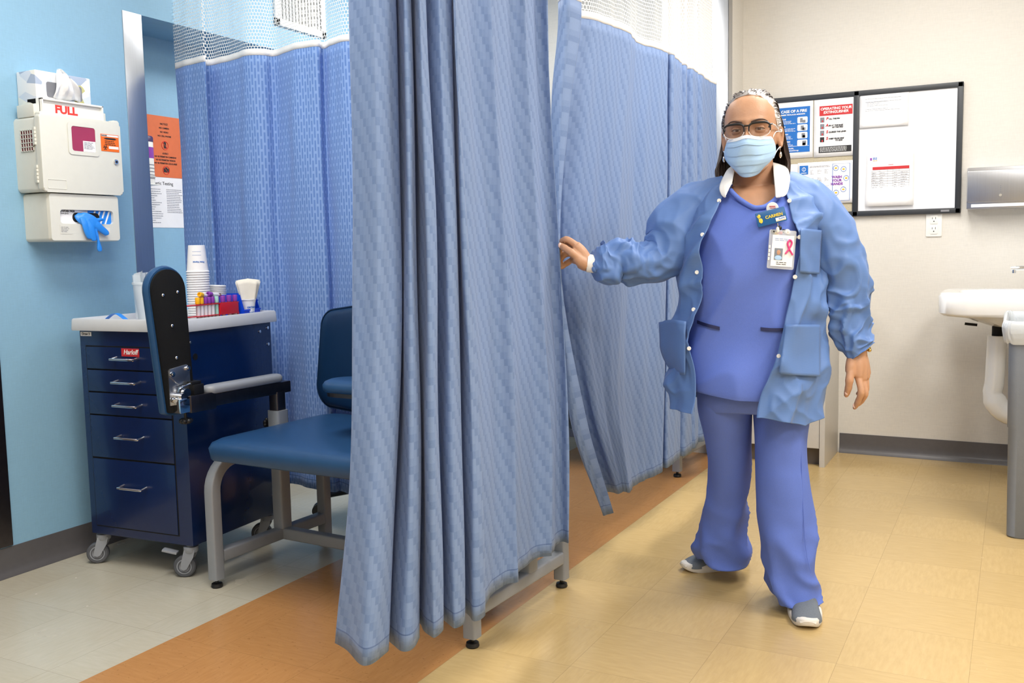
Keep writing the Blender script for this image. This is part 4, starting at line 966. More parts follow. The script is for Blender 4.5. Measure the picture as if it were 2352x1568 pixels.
# frosted cup of zip bags
t = thing('clear_cup', 'tall translucent plastic cup full of clear bags at the left of the cart tray', 'cup', (-2.722, 2.378, TZ))
MB().lathe([(0, 0), (.031, 0), (.045, .128), (.048, .129), (.048, .136), (.044, .137), (.030, .004), (0, .004)]).build('cup', 'frosty', t)
for k in range(7):
    z = thing('zip_bag', 'clear zip bag standing in the translucent cup' + (', leftmost one' if k == 0 else ''), 'bag', (-2.722, 2.378, TZ), 0, 'clear zip bags in the cup'); a = k * .42 - 1.2
    x0 = -.024 + k * .008; b = MB(); rings = []
    for i in range(6): f = i / 5; rings.append([Vector((x0 + u * .022 + .010 * f * math.sin(a), -.012 + k * .004 + .006 * math.sin(u * 3 + k), .006 + (.156 + .014 * math.sin(k * 2.3)) * f + .008 * u * math.sin(k) * f)) for u in (-1, -.5, 0, .5, 1)])
    b.strip(rings, closed=False); o_ = b.build('bag', 'frosty', z)
# blue tourniquet bands
for k, (x, y, a, ln) in enumerate(((-2.762, 2.275, .3, .10), (-2.70, 2.235, -.25, .12))):
    t = thing('tourniquet_band', ('curled' if k == 0 else 'flat') + ' blue rubber tourniquet band on the cart tray', 'band', (x, y, TZ + .001), a)
    b = MB(); P = []
    for q in range(22):
        f = q / 21; P.append((f * ln - ln / 2, .006 * math.sin(f * 6), (.030 * math.sin(PI * f) if k == 0 else .008 * math.sin(PI * f) ** 2)))
    b.strip([[Vector((x_, y_ - .013, z_)), Vector((x_, y_ + .013, z_)), Vector((x_, y_ + .013, z_ + .001)), Vector((x_, y_ - .013, z_ + .001))] for x_, y_, z_ in P]); b.build('band', 'glove', t)

# ================================================================== THE WOMAN
from mathutils import noise as mn
WB = Vector((-.67, 2.80, 0)); WA = math.radians(13.5)
person = thing('person', 'woman in blue scrubs, open blue jacket, glasses and face mask, one hand holding the curtain', 'person', WB, WA)
WMi = (Matrix.Translation(WB) @ Matrix.Rotation(WA, 4, 'Z')).inverted()
def W(px, py, yl):
    """point in the woman's own frame (x to her left, y behind her, z up) seen at a pixel on the plane y=yl"""
    d = _fw + _r * ((px - 1176) / F_PX) - _u * ((py - 784) / F_PX); dl = WMi.to_3x3() @ d; o = WMi @ Vector((0, 0, CAM_H))
    return o + dl * ((yl - o.y) / dl.y)
M.update(skin=mat('skin', (190, 145, 114), .48, var=.08, scale=26, bump=.25, bscale=180, sss=.12), scrub=mat('scrub_cloth', (94, 120, 206), .75, var=.03, scale=300, bump=.25, bscale=900),
         piping=mat('navy_piping', (16, 26, 74), .6), cuffw=mat('white_rib', (238, 238, 236), .8, bump=.4, bscale=300, stretch=(1, 1, .1)), mask=mat('mask_blue', (170, 204, 238), .75, var=.03, bump=.15, bscale=400),
         mask_w=mat('mask_white', (232, 238, 244), .75, bump=.15, bscale=400), shoe=mat('grey_knit', (112, 120, 130), .85, var=.15, scale=500, bump=.8, bscale=700), sole=mat('white_sole', (222, 218, 212), .6, bump=.2, bscale=60),
         eye_w=mat('eye_white', (196, 184, 174), .25), iris=mat('iris_brown', (58, 34, 22), .2), pupil=mat('pupil_black', (8, 6, 6), .1), brow=mat('brow_hair', (78, 58, 50), .8), lens=mat('tinted_lens', (110, 84, 72), .05, alpha=.16, spec=.8),
         clear_rim=mat('pale_rim', (226, 218, 214), .25), nail=mat('pale_nail', (232, 198, 186), .25), nail_dark=mat('dark_nail', (70, 40, 56), .25), bracelet=mat('brown_beads', (92, 40, 34), .6, var=.4, scale=300), gold=mat('gold_metal', (196, 168, 96), .25, 1), lip=mat('pink_ribbon', (226, 60, 130), .4))
g = NG('jacket_cloth'); tc = g.n('ShaderNodeTexCoord'); wv = g.n('ShaderNodeTexWave', wave_type='BANDS', bands_direction='Z'); wv.inputs['Scale'].default_value = 130; wv.inputs['Distortion'].default_value = 1.5; wv.inputs['Detail Scale'].default_value = 3
g.l(tc.outputs['Object'], wv.inputs['Vector']); _n = g.n('ShaderNodeTexNoise', noise_type='RIDGED_MULTIFRACTAL'); _n.inputs['Scale'].default_value = 5; _n.inputs['Detail'].default_value = 3; g.l(tc.outputs['Object'], _n.inputs['Vector']); nn = _n.outputs[0]
g.l(g.mix(g.math('MULTIPLY', wv.outputs[0], .4), lin((88, 123, 182)), lin((96, 131, 190))), g.b.inputs['Base Color']); g.b.inputs['Roughness'].default_value = .55; g.b.inputs['Sheen Weight'].default_value = .1
g.bump(g.math('ADD', g.math('MULTIPLY', wv.outputs[0], .02), g.math('MULTIPLY', nn, 2.2)), .55, .005); M['jacket'] = g.m
g = NG('hair_strands'); uv = g.n('ShaderNodeUVMap'); sp = g.n('ShaderNodeSeparateXYZ'); g.l(uv.outputs[0], sp.inputs[0]); st = g.noise(g.mapping(uv.outputs[0], (170, 3, 1)), 1, 3, .6)
wf = g.math('ADD', g.math('MULTIPLY', g.math('SUBTRACT', .26, sp.outputs[1]), 2.6), g.math('MULTIPLY', g.math('SUBTRACT', st, .5), 2.2))
wf = g.math('MULTIPLY', g.ramp(wf, -.1, .45), g.ramp(sp.outputs[0], .38, .58))
fringe = g.math('MULTIPLY', g.ramp(sp.outputs[1], .05, .0), .35)
wf = g.math('MAXIMUM', wf, fringe)
dk = g.mix(g.ramp(st, .35, .7), lin((40, 32, 30)), lin((92, 78, 72)))
g.l(g.mix(wf, dk, lin((226, 222, 220))), g.b.inputs['Base Color']); g.b.inputs['Roughness'].default_value = .45; g.bump(st, .6, .0015); M['hair'] = g.m

def wrinkle(o, amp, sc=(6, 6, 6), rot=(0, 0, 0), seed=0, mask=None, ridge=True):
    me = o.data; Rm = Euler(rot).to_matrix(); ns = [v.normal.copy() for v in me.vertices]
    for v, n in zip(me.vertices, ns):
        q = Rm @ v.co; q = Vector((q.x * sc[0], q.y * sc[1], q.z * sc[2])) + Vector((seed * 7.3, seed * 3.1, 0))
        q += mn.noise_vector(q * .6) * .5
        f = mn.noise(q); f = (max(0, 1 - abs(f) * 2.4) ** 1.6 * 1.35 - .45) if ridge else f
        v.co += n * amp * f * (mask(v.co) if mask else 1)
def ring(L, R, y, yc, ry, n=48, e=2.3, back=None, fz=0):
    """horizontal loop whose left/right silhouettes sit at pixels L,R on row y"""
    a, b = W(L, y, yc), W(R, y, yc); cx, hw, z = (a.x + b.x) / 2, (b.x - a.x) / 2, (a.z + b.z) / 2; out = []
    if fz: z = W((L + R) / 2, y, yc - ry * fz).z
    for k in range(n):
        t = 2 * PI * k / n; c, s_ = math.cos(t), math.sin(t); rr = ry if s_ < 0 or back is None else back
        out.append(Vector((cx + hw * math.copysign(abs(c) ** (2 / e), c), yc + rr * math.copysign(abs(s_) ** (2 / e), s_), z)))
    return out
def resample(rings, n):
    cols = [catmull([r[k] for r in rings], n) for k in range(len(rings[0]))]; return [[c[i] for c in cols] for i in range(n)]
def path_tube(mb, pts, n=40, seg=60, cap=True, squash=1.0, disp=None):
    """pts: (px,py,yl,r)"""
    P = [Vector((*W(a, b_, c), r)) for a, b_, c, r in pts]; Q = catmull(P, seg); rings = []
    x = None
    for i, q in enumerate(Q):
        p = q.to_3d() if False else Vector((q[0], q[1], q[2])); a = Q[max(i - 1, 0)]; b_ = Q[min(i + 1, seg - 1)]
        t = (Vector(b_[:3]) - Vector(a[:3])).normalized()
        if x is None: ref = Vector((0, -1, 0)); x = (ref - t * ref.dot(t)).normalized()
        x = (x - t * x.dot(t)).normalized(); y = t.cross(x); rr = []
        for k in range(n):
            an = 2 * PI * k / n; r = q[3] + (disp(i / (seg - 1), an) if disp else 0)
            rr.append(p + (x * math.cos(an) * squash + y * math.sin(an)) * r)
        rings.append(rr)
    mb.strip(rings, cap=cap); return mb

# ---- body: one continuous surface (head, neck, torso, arms, hands, legs), fused by a voxel remesh
body = MB()
HC = W(1728, 393, -.012); HCz = HC.z - .012      # chin level
HM = Matrix.Translation(Vector((HC.x, HC.y, HCz))) @ Matrix.Rotation(math.radians(-7), 4, 'Z') @ Matrix.Rotation(math.radians(-1.5), 4, 'Y') @ Matrix.Diagonal((1.0, 1.0, 1.0, 1))
lev = [(-.004, .020, -.072, -.035), (.004, .036, -.086, -.02), (.018, .048, -.093, .0), (.038, .057, -.095, .03), (.062, .064, -.094, .062), (.09, .069, -.091, .078), (.12, .0715, -.088, .088), (.142, .073, -.093, .094), (.168, .0725, -.091, .097), (.192, .067, -.082, .092), (.212, .055, -.066, .078), (.226, .036, -.042, .054), (.233, .012, -.012, .02)]
def headp(q, a):
    z, w_, f, b_ = q; c, s_ = math.cos(a), math.sin(a); e = 2.25
    x = w_ * math.copysign(abs(c) ** (2 / e), c); cy = (f + b_) / 2; y = cy + (b_ - f) / 2 * math.copysign(abs(s_) ** (2 / e), s_)
    if s_ < 0:
        G = lambda x0, z0, sx, sz: math.exp(-((x - x0) / sx) ** 2 - ((z - z0) / sz) ** 2)
        y += .015 * (G(.031, .1205, .019, .0135) + G(-.031, .1205, .019, .0135)) - .0045 * (G(.028, .146, .024, .007) + G(-.028, .146, .024, .007)) - .006 * (G(.045, .092, .02, .02) + G(-.045, .092, .02, .02))
        y -= .012 * G(0, .118, .008, .02) + .024 * G(0, .085, .013, .016) + .016 * G(0, .10, .009, .018)
    return Vector((x, y, z))
Q = catmull([Vector(q) for q in lev], 90)
body.strip([[HM @ headp(tuple(q), 2 * PI * k / 96) for k in range(96)] for q in Q])
for sx in (-1, 1):   # ears
    Me = HM @ Matrix.Translation((sx * .0745, .006, .103)) @ Matrix.Rotation(sx * -.35, 4, 'Z') @ Matrix.Rotation(.12, 4, 'X')
    body.tube([Me @ Vector((sx * .004 + sx * .002 * math.sin(a * 2), .015 * math.cos(a) + .003, .029 * math.sin(a) * (1 if math.sin(a) > 0 else .9))) for a in [2 * PI * k / 16 for k in range(17)]], .0048, n=8)
    body.sph(Me @ Vector((0, .003, 0)), (.004, .014, .026), Mx=None)
path_tube(body, [(1732, 360, .0, .052), (1732, 395, .012, .055), (1731, 425, .02, .060), (1730, 455, .03, .070)], squash=.95)
TB = [(1655, 1806, 428, .03, .055), (1620, 1842, 440, .02, .080), (1598, 1860, 470, .01, .100), (1590, 1865, 540, 0, .125), (1592, 1865, 640, 0, .13), (1595, 1866, 760, 0, .13), (1608, 1852, 860, 0, .12), (1630, 1830, 915, 0, .10)]
body.strip(resample([ring(L, R, y, yc, ry, 48) for L, R, y, yc, ry in TB], 40))
for P in ([(1660, 448, .01, .040), (1605, 468, .0, .042), (1560, 530, -.03, .038), (1515, 598, -.07, .030), (1440, 604, -.115, .030), (1375, 604, -.150, .024), (1348, 604, -.160, .024), (1336, 598, -.160, .024)],
          [(1800, 446, .01, .040), (1855, 468, .0, .042), (1898, 560, .0, .038), (1940, 670, .0, .034), (1960, 745, -.01, .033), (1969, 795, -.02, .0265), (1970, 815, -.022, .026)]):
    path_tube(body, P, n=24, seg=40)
for P in ([(1672, 905, .0, .070), (1672, 1060, .06, .056), (1672, 1200, .17, .045), (1676, 1250, .19, .036), (1676, 1272, .20, .030)], [(1790, 905, 0, .068), (1795, 1080, -.04, .054), (1808, 1250, -.03, .042), (1818, 1335, -.01, .034), (1820, 1360, -.01, .030)]):
    path_tube(body, P, n=24, seg=30)
# right hand, pinching the curtain edge
def finger(pts, r0, r1): 
    n = 14; P = [Vector((*W(a, b_, c), 0)) for a, b_, c in pts]; Q = catmull(P, n)
    rr = [r0 + (r1 - r0) * i / (n - 1) + .0012 * math.exp(-((i / (n - 1) - .36) / .07) ** 2) + .0009 * math.exp(-((i / (n - 1) - .7) / .06) ** 2) for i in range(n)]; rr[-1] *= .6
    body.tube([Vector(q[:3]) for q in Q], rr, n=12); body.sph(Vector(Q[-1][:3]), r1 * .86, 12, 8)
WR = (1347, 604, -.160)
MC = [(1322, 562, -.172), (1316, 570, -.156), (1315, 582, -.144), (1317, 595, -.134)]
for k, m_ in enumerate(MC):
    path_tube(body, [(*WR, .022), ((WR[0] + m_[0]) / 2, (WR[1] + m_[1]) / 2 - 4, (WR[2] + m_[2]) / 2, .0185), (*m_, .0135)], n=16, seg=10)
path_tube(body, [(1344, 606, -.168, .020), (1334, 600, -.178, .0175), (1322, 590, -.182, .014)], n=14, seg=8)
finger([MC[0], (1302, 550, -.170), (1288, 556, -.158), (1281, 568, -.150)], .0105, .0080)
finger([MC[1], (1299, 563, -.152), (1285, 573, -.144), (1280, 586, -.140)], .0105, .0080)
finger([MC[2], (1300, 583, -.136), (1288, 594, -.134), (1285, 606, -.138)], .0100, .0078)
finger([MC[3], (1304, 603, -.128), (1293, 611, -.130), (1287, 614, -.136)], .0090, .0070)
finger([(1330, 594, -.182), (1314, 581, -.190), (1298, 570, -.187), (1287, 563, -.178)], .0120, .0088)
# left hand, hanging, fingers curling back
WR = (1970, 806, -.022)
MC = [(1971, 866, -.046), (1981, 872, -.032), (1988, 868, -.014), (1990, 860, .004)]
for k, m_ in enumerate(MC):
    path_tube(body, [(*WR, .022), ((WR[0] + m_[0]) / 2 + 1, (WR[1] + m_[1]) / 2, (WR[2] + m_[2]) / 2 - .004, .019), (*m_, .0135)], n=16, seg=10)
path_tube(body, [(1962, 815, -.03, .018), (1955, 838, -.046, .016), (1952, 855, -.052, .013)], n=14, seg=8)
finger([MC[0], (1978, 898, -.060), (1971, 921, -.050), (1963, 936, -.036)], .0105, .0072)
finger([MC[1], (1987, 902, -.040), (1979, 919, -.026), (1968, 930, -.016)], .0105, .0075)
finger([MC[2], (1989, 893, -.016), (1979, 909, -.006), (1969, 918, .002)], .0098, .0072)
finger([MC[3], (1987, 883, .002), (1978, 897, .010), (1970, 904, .016)], .0088, .0066)
finger([(1955, 846, -.050), (1951, 872, -.062), (1949, 889, -.058), (1944, 907, -.048)], .0125, .0085)
bd = body.build('body', 'skin', person, smooth=0)
rm = bd.modifiers.new('r', 'REMESH'); rm.mode = 'VOXEL'; rm.voxel_size = .0026; rm.use_smooth_shade = True
sm = bd.modifiers.new('s', 'SMOOTH'); sm.factor = .5; sm.iterations = 3

# ---- face
HX = lambda x, y, z: HM @ Vector((x, y, z))
for sx in (-1, 1):
    c = HX(sx * .0305, -.0665, .1215)
    e = MB().sph(c, .0122, 24, 16).build('eye', 'eye_w', person)
    lk = (Vector((-.02 * 1, -1, .0))).normalized(); lk = (HM.to_3x3() @ Vector((.06, -1, .0))).normalized()
    MB().sph(c + lk * .0078, .0058, 16, 10).build('iris', 'iris', e); MB().sph(c + lk * .0112, .0028, 12, 8).build('pupil', 'pupil', e)
    for up in (1, -1):
        b = MB(); rings = []
        for i in range(10):
            el = (math.radians(15 + 69 * i / 9) if up > 0 else math.radians(-15 - 60 * i / 9)); rr = .0136; row_ = []
            for k in range(19):
                az = math.radians(-82 + 164 * k / 18); sh = math.cos(az * 1.05); ee = el * (1 if i else 1) - (math.radians(15 if up > 0 else -13) * (1 - max(0, sh)) * (1 - i / 9))
                row_.append(c + HM.to_3x3() @ Vector((rr * 1.12 * math.sin(az) * math.cos(ee * .8), -rr * math.cos(az) * math.cos(ee), rr * math.sin(ee))))
            rings.append(row_)
        b.strip(rings, closed=False); l_ = b.build('eyelid', 'skin', person); l_.modifiers.new('s', 'SOLIDIFY').thickness = .0012
        if up > 0: MB().tube([p for p in rings[0]], .0007, n=6).build('lash_line', 'pupil', l_)
    P = [HX(sx * x, y, z) for x, y, z in ((.012, -.0985, .1395), (.022, -.0985, .1425), (.034, -.0965, .1450), (.046, -.089, .1445), (.055, -.079, .140))]
    MB().tube(catmull(P, 14), [.0012, .0019, .0024, .0026, .0026, .0026, .0025, .0024, .0022, .002, .0018, .0015, .0012, .0007], n=8).build('eyebrow', 'brow', person)
    b = MB(); b.sph(HX(sx * .079, .002, .074), .003, 12, 8); b.sph(HX(sx * .080, .001, .052), (.004, .003, .009), 12, 8); b.tube([HX(sx * .079, .002, .072), HX(sx * .080, .001, .058)], .0005, n=5); b.build('earring', 'chrome', person)
# glasses
gz = .1165
fr = thing('glasses', '', '', (0, 0, 0)); fr.name = 'glasses'; del fr['label']; del fr['category']; fr.parent = person
def rim(sx, a0, a1, n=20):
    P = []
    for k in range(n + 1):
        a = math.radians(a0 + (a1 - a0) * k / n); c, s_ = math.cos(a), math.sin(a); e = 3.5 if s_ > 0 else 2.3
        x = sx * (.0350 + .0285 * math.copysign(abs(c) ** (2 / e), c)); z = gz + .0198 * math.copysign(abs(s_) ** (2 / e), s_)
        P.append(HX(x, -.107 + 2.6 * x * x, z))
    return P
b = MB()
for sx in (-1, 1):
    b.tube(rim(sx, -8, 188), [.0016 + .0019 * math.sin(PI * k / 20) for k in range(21)], n=10)
    b.tube([HX(sx * .0592, -.0985, gz + .004), HX(sx * .064, -.097, gz + .0125), HX(sx * .0675, -.092, gz + .014)], [.002, .003, .0022], n=8)
b.tube([HX(-.0085, -.106, gz + .013), HX(0, -.1085, gz + .0125), HX(.0085, -.106, gz + .013)], .0027, n=8); b.build('brow_bar', 'black', fr)
for sx in (-1, 1):
    MB().tube(rim(sx, 185, 355), .0011, n=8).build('lower_rim', 'clear_rim', fr)
    L_ = MB(); P = rim(sx, 0, 360, 36)[:-1]; L_.strip([P, [p + HM.to_3x3() @ Vector((0, .0012, 0)) for p in P]]); L_.build('lens', 'lens', fr)
    MB().tube([HX(sx * .0675, -.092, gz + .014), HX(sx * .074, -.06, gz + .012), HX(sx * .077, -.01, gz + .005), HX(sx * .076, .012, gz - .012)], [.0022, .002, .0018, .0015], n=8).build('temple_arm', 'clear_rim', fr)
# mask
def mk(u, v):
    """u -1..1 across, v 0 top .. 1 under the chin"""
    hw = .0625 + .0095 * math.sin(PI * min(v * 1.15, 1)) - .026 * max(0, (v - .6) / .4) ** 1.8
    zt = .0950 + .0065 * math.exp(-(u / .25) ** 2) + .005 * abs(u) ** 2; zb = -.012 + .030 * abs(u) ** 2.2
    z = zt + (zb - zt) * v; x = hw * math.sin(u * 1.32) / math.sin(1.32)
    f = .1135 + .012 * math.exp(-((v - .22) / .25) ** 2) * math.exp(-(u / .42) ** 2) - .014 * max(0, v - .6) / .4
    f += (.0035 * ((v * 4.2) % 1) if .15 < v < .9 else 0) * (1 - abs(u) ** 3) + .0016 * math.sin(u * 9 + v * 7)
    y = -(f - .070 * abs(u) ** 2.1)
    return HX(x, y, z)
b = MB(); b.strip([[mk(-1 + 2 * k / 56, i / 66) for k in range(57)] for i in range(67)], closed=False); mo = b.build('face_mask', 'mask', person, smooth=60)
mo.modifiers.new('s', 'SOLIDIFY').thickness = .0012
b = MB(); b.strip([[mk(-1 + 2 * k / 56, v_) + HM.to_3x3() @ Vector((0, -.0014, .0)) for k in range(57)] for v_ in (-.01, .03, .075)], closed=False); b.build('mask_edge', 'mask_w', mo)
for sx in (-1, 1):
    for v_, ze in ((.03, .118), (.72, .075)):
        e = mk(sx, v_); MB().tube(catmull([e, HX(sx * .071, -.03, (ze + (e - HX(0, 0, 0)).z) / 2 if v_ > .5 else ze - .004), HX(sx * .0785, .0, ze), HX(sx * .077, .014, ze - .006)], 14), .0014, n=6).build('ear_loop', 'mask_w', mo)
# hair: combed back from the hairline, falling behind the ears
keys = [0, .3, .55, .8, 1.0]
Cv = [(0, -.056, .2215), (.034, -.054, .2145), (.0575, -.044, .190), (.0718, -.026, .150), (.0765, .004, .112)]
M0 = [(0, -.028, .2345), (.038, -.024, .228), (.065, -.022, .199), (.077, -.006, .155), (.0800, .014, .118)]
M1 = [(0, .035, .2405), (.042, .03, .232), (.070, .026, .194), (.081, .020, .146), (.083, .022, .095)]
M2 = [(0, .106, .175), (.05, .098, .165), (.078, .072, .135), (.086, .040, .105), (.088, .022, .060)]
M3 = [(0, .112, .07), (.060, .10, .065), (.088, .070, .052), (.099, .036, .040), (.101, .006, .026)]
Ev = [(0, .098, -.006), (.058, .09, -.008), (.084, .062, -.010), (.096, .026, -.012), (.094, -.012, -.010)]
def curve_at(C, s):
    a = abs(s); i = 0
    while i < 3 and a > keys[i + 1]: i += 1
    f = (a - keys[i]) / (keys[i + 1] - keys[i]); f = f; A, B = Vector(C[i]), Vector(C[i + 1]); p = A.lerp(B, f)
    return Vector((math.copysign(p.x, s) if s else 0, p.y, p.z))
bm = bmesh.new(); uvl = bm.loops.layers.uv.new('UVMap'); G_ = []; NS, NT = 121, 60; R_ = random.Random(2); tipj = [R_.uniform(-.012, .010) for _ in range(NS)]
for i in range(NS):
    s = -1 + 2 * i / (NS - 1); P = catmull([curve_at(C, s) for C in (Cv, M0, M1, M2, M3, Ev)], NT); col_ = []
    for k, p in enumerate(P):
        t = k / (NT - 1); nrm = Vector((p.x, p.y, (p.z - .11) * .7)).normalized(); off = .0008 * math.sin(i * 1.7 + t * 3) * min(1, t * 6) + .0035 * math.sin(i * .43 + 2 * t) * t
        q = p + nrm * (off + .002); q.z += tipj[i] * max(0, t - .75) * 4 * .6; q.x += .004 * math.sin(i * .9 + t * 5) * t * t
        col_.append(bm.verts.new(HM @ q))
    G_.append(col_)
for i in range(NS - 1):
    for k in range(NT - 1):
        f = bm.faces.new((G_[i][k], G_[i][k + 1], G_[i + 1][k + 1], G_[i + 1][k])); f.smooth = True
        for lp, (a, b_) in zip(f.loops, ((i, k), (i, k + 1), (i + 1, k + 1), (i + 1, k))): lp[uvl].uv = (a / (NS - 1), b_ / (NT - 1))
# loose strands at the tips and hairline
for q in range(330):
    s = R_.choice((-1, 1)) * R_.uniform(.72, 1.0) if q < 260 else R_.uniform(-1, 1); P = catmull([curve_at(C, s) for C in (Cv, M0, M1, M2, M3, Ev)], 20); off = R_.uniform(.0028, .0042); jx = R_.uniform(-.001, .001); t0 = R_.randint(0, 12); ex = R_.uniform(0, .022); rings = []
    for k in range(t0, 20):
        p = P[k]; nrm = Vector((p.x, p.y, (p.z - .11) * .7)).normalized(); c = HM @ (p + nrm * off + Vector((jx, 0, -ex * max(0, k / 19 - .8) * 5))); r = .0004 * (1 if k < 17 else .6)
        rings.append(([c + Vector((r * math.cos(a), r * math.sin(a), 0)) for a in (0, 2.1, 4.2)], k / 19))
    vr = [([bm.verts.new(v) for v in rr], t) for rr, t in rings]
    for (a, ta), (b_, tb) in zip(vr, vr[1:]):
        for k in range(3):
            f = bm.faces.new((a[k], a[(k + 1) % 3], b_[(k + 1) % 3], b_[k]))
            for lp, t in zip(f.loops, (ta, ta, tb, tb)): lp[uvl].uv = ((s + 1) / 2, t)
me = bpy.data.meshes.new('hair'); bm.to_mesh(me); bm.free(); me.materials.append(M['hair']); ho = bpy.data.objects.new('hair', me); COL.objects.link(ho); ho.parent = person
sd = ho.modifiers.new('s', 'SOLIDIFY'); sd.thickness = .0025; sd.offset = 1

# ---- scrub top
SC = [(1640, 1818, 432, .02, .085), (1612, 1850, 448, .01, .105), (1592, 1866, 480, .0, .125), (1584, 1872, 540, -.005, .150), (1582, 1874, 600, -.005, .160), (1584, 1872, 680, -.005, .156), (1580, 1876, 760, -.005, .160), (1576, 1880, 830, -.005, .166), (1578, 1878, 880, -.005, .166), (1580, 1876, 893, -.005, .165)]
rows_ = resample([ring(L, R, y, yc, ry, 160) for L, R, y, yc, ry in SC], 110)
Vn = [W(x, y, -.11) for x, y in ((1662, 395), (1677, 432), (1699, 455), (1728, 474), (1762, 474), (1789, 454), (1808, 395))]
def inside(p, poly):
    c = False; j = len(poly) - 1
    for i in range(len(poly)):
        if (poly[i].z > p.z) != (poly[j].z > p.z) and p.x < (poly[j].x - poly[i].x) * (p.z - poly[i].z) / (poly[j].z - poly[i].z) + poly[i].x: c = not c
        j = i
    return c
b = MB(); vr = [[b.bm.verts.new(p) for p in r] for r in rows_]; n_ = 160; nr_ = len(rows_)
for r in range(nr_):   # hem dips in front
    t = r / (nr_ - 1)
    for v in vr[r]:
        v.co.z += .020 * (abs(v.co.x - .03) / .19) ** 2 * t ** 5
        if v.co.y < 0: v.co.z -= .010 * t ** 6; v.co.y -= .006 * math.sin(v.co.z * 22 + v.co.x * 5) * math.exp(-((t - .75) / .3) ** 2)
for r in range(nr_ - 1):
    for k in range(n_):
        q = (vr[r][k], vr[r][(k + 1) % n_], vr[r + 1][(k + 1) % n_], vr[r + 1][k]); c = sum((v.co for v in q), Vector()) / 4
        if c.y < .02 and inside(c, Vn): continue
        b.bm.faces.new(q)
so = b.build('scrub_top', 'scrub', person, smooth=60)
wrinkle(so, .012, (3, 3, 9), (0, .5, 0), 1, ridge=False); wrinkle(so, .007, (8, 3, 4), (0, -.7, 0), 2)
def front_y(x, z):
    best = 0
    for v in so.data.vertices:
        if v.co.y < 0 and abs(v.co.x - x) < .006 and abs(v.co.z - z) < .008: best = min(best, v.co.y)
    return best if best else -.15
def on_front(px, py, off=.004):
    p = W(px, py, -.15)
    for _ in range(3): y = front_y(p.x, p.z) - off; p = W(px, py, y)
    return p
Vp = catmull([W(x, y, yy) for x, y, yy in ((1672, 424, -.085), (1678, 437, -.100), (1698, 457, -.115), (1727, 475, -.128), (1744, 477, -.131), (1762, 472, -.128), (1786, 452, -.112), (1792, 430, -.09))], 30)
Vp = [Vector((p.x, min(p.y, front_y(p.x, p.z) - .001), p.z)) for p in Vp][4:-2]
MB().tube(Vp, .0070, n=12, prof=None).build('neckband', 'scrub', so)
for pts in (((1601, 739), (1625, 747), (1653, 754)), ((1747, 755), (1770, 757), (1800, 757))):
    P = [on_front(x, y, .002) for x, y in pts]; P = catmull(P, 14); q = MB(); q.strip([[p + Vector((0, -.0015, .0045)), p + Vector((0, -.0025, -.0045)), p + Vector((0, .004, -.0045)), p + Vector((0, .004, .0045))] for p in P]); q.build('pocket_piping', 'piping', so)
hem = [v.co.copy() for v in []]
# ---- trousers
TR = MB()
HIP = [(1596, 1866, 850, 0, .145), (1597, 1864, 890, 0, .145), (1600, 1862, 915, 0, .14), (1606, 1856, 935, .0, .125)]
TR.strip(resample([ring(L, R, y, yc, ry, 60) for L, R, y, yc, ry in HIP], 14))
LL = [(1597, 1736, 890, .0, .12), (1599, 1733, 925, .0, .115), (1602, 1730, 960, .01, .105), (1617, 1728, 1023, .04, .092), (1628, 1723, 1106, .09, .085), (1624, 1717, 1172, .13, .082), (1617, 1713, 1225, .165, .085), (1607, 1716, 1255, .185, .092), (1596, 1722, 1278, .20, .10), (1606, 1716, 1302, .205, .095)]
TR.strip(resample([ring(L, R, y, yc, ry, 48, e=2.1, fz=.9) for L, R, y, yc, ry in LL], 60), cap=False)
LR = [(1722, 1864, 890, .0, .125), (1724, 1862, 925, .0, .12), (1727, 1859, 960, -.01, .108), (1731, 1853, 1023, -.03, .098), (1732, 1855, 1073, -.035, .092), (1733, 1859, 1106, -.04, .088), (1736, 1867, 1172, -.04, .085), (1740, 1875, 1250, -.035, .086), (1747, 1878, 1305, -.03, .088), (1758, 1880, 1345, -.022, .104), (1768, 1886, 1380, -.018, .116), (1774, 1890, 1396, -.016, .120)]
TR.strip(resample([ring(L, R, y, yc, ry, 48, e=2.1, fz=.9) for L, R, y, yc, ry in LR], 66), cap=False)
to = TR.build('trousers', 'scrub', person, smooth=60)
wrinkle(to, .015, (6, 6, 2.2), (0, .35, 0), 5, mask=lambda c: min(1, .35 + max(0, .35 - c.z) * 3)); wrinkle(to, .012, (6, 6, 10), (0, -.5, 0), 6, mask=lambda c: max(0, 1 - c.z / .35))
to.modifiers.new('s', 'SOLIDIFY').thickness = .002
for P, nm_ in (([(1708, 1000, -.06), (1706, 1106, .0), (1702, 1172, .048), (1696, 1250, .08), (1686, 1300, .10)], 0), ([(1843, 1023, -.11), (1846, 1106, -.125), (1850, 1200, -.135), (1856, 1290, -.150), (1868, 1350, -.16)], 1)):
    Q_ = []
    for px_, py_, yy_ in P:
        t_ = W(px_, py_, yy_ - .09); bv = min((v.co for v in to.data.vertices if abs(v.co.z - t_.z) < .02), key=lambda c: (c.x - t_.x) ** 2 + (c.z - t_.z) ** 2 + (.0 if c.y < t_.y + .13 else 1)); Q_.append(Vector((t_.x, bv.y + .0006, t_.z)))
    MB().tube(catmull(Q_, 30), .0010, n=6).build('side_seam', 'scrub', to)

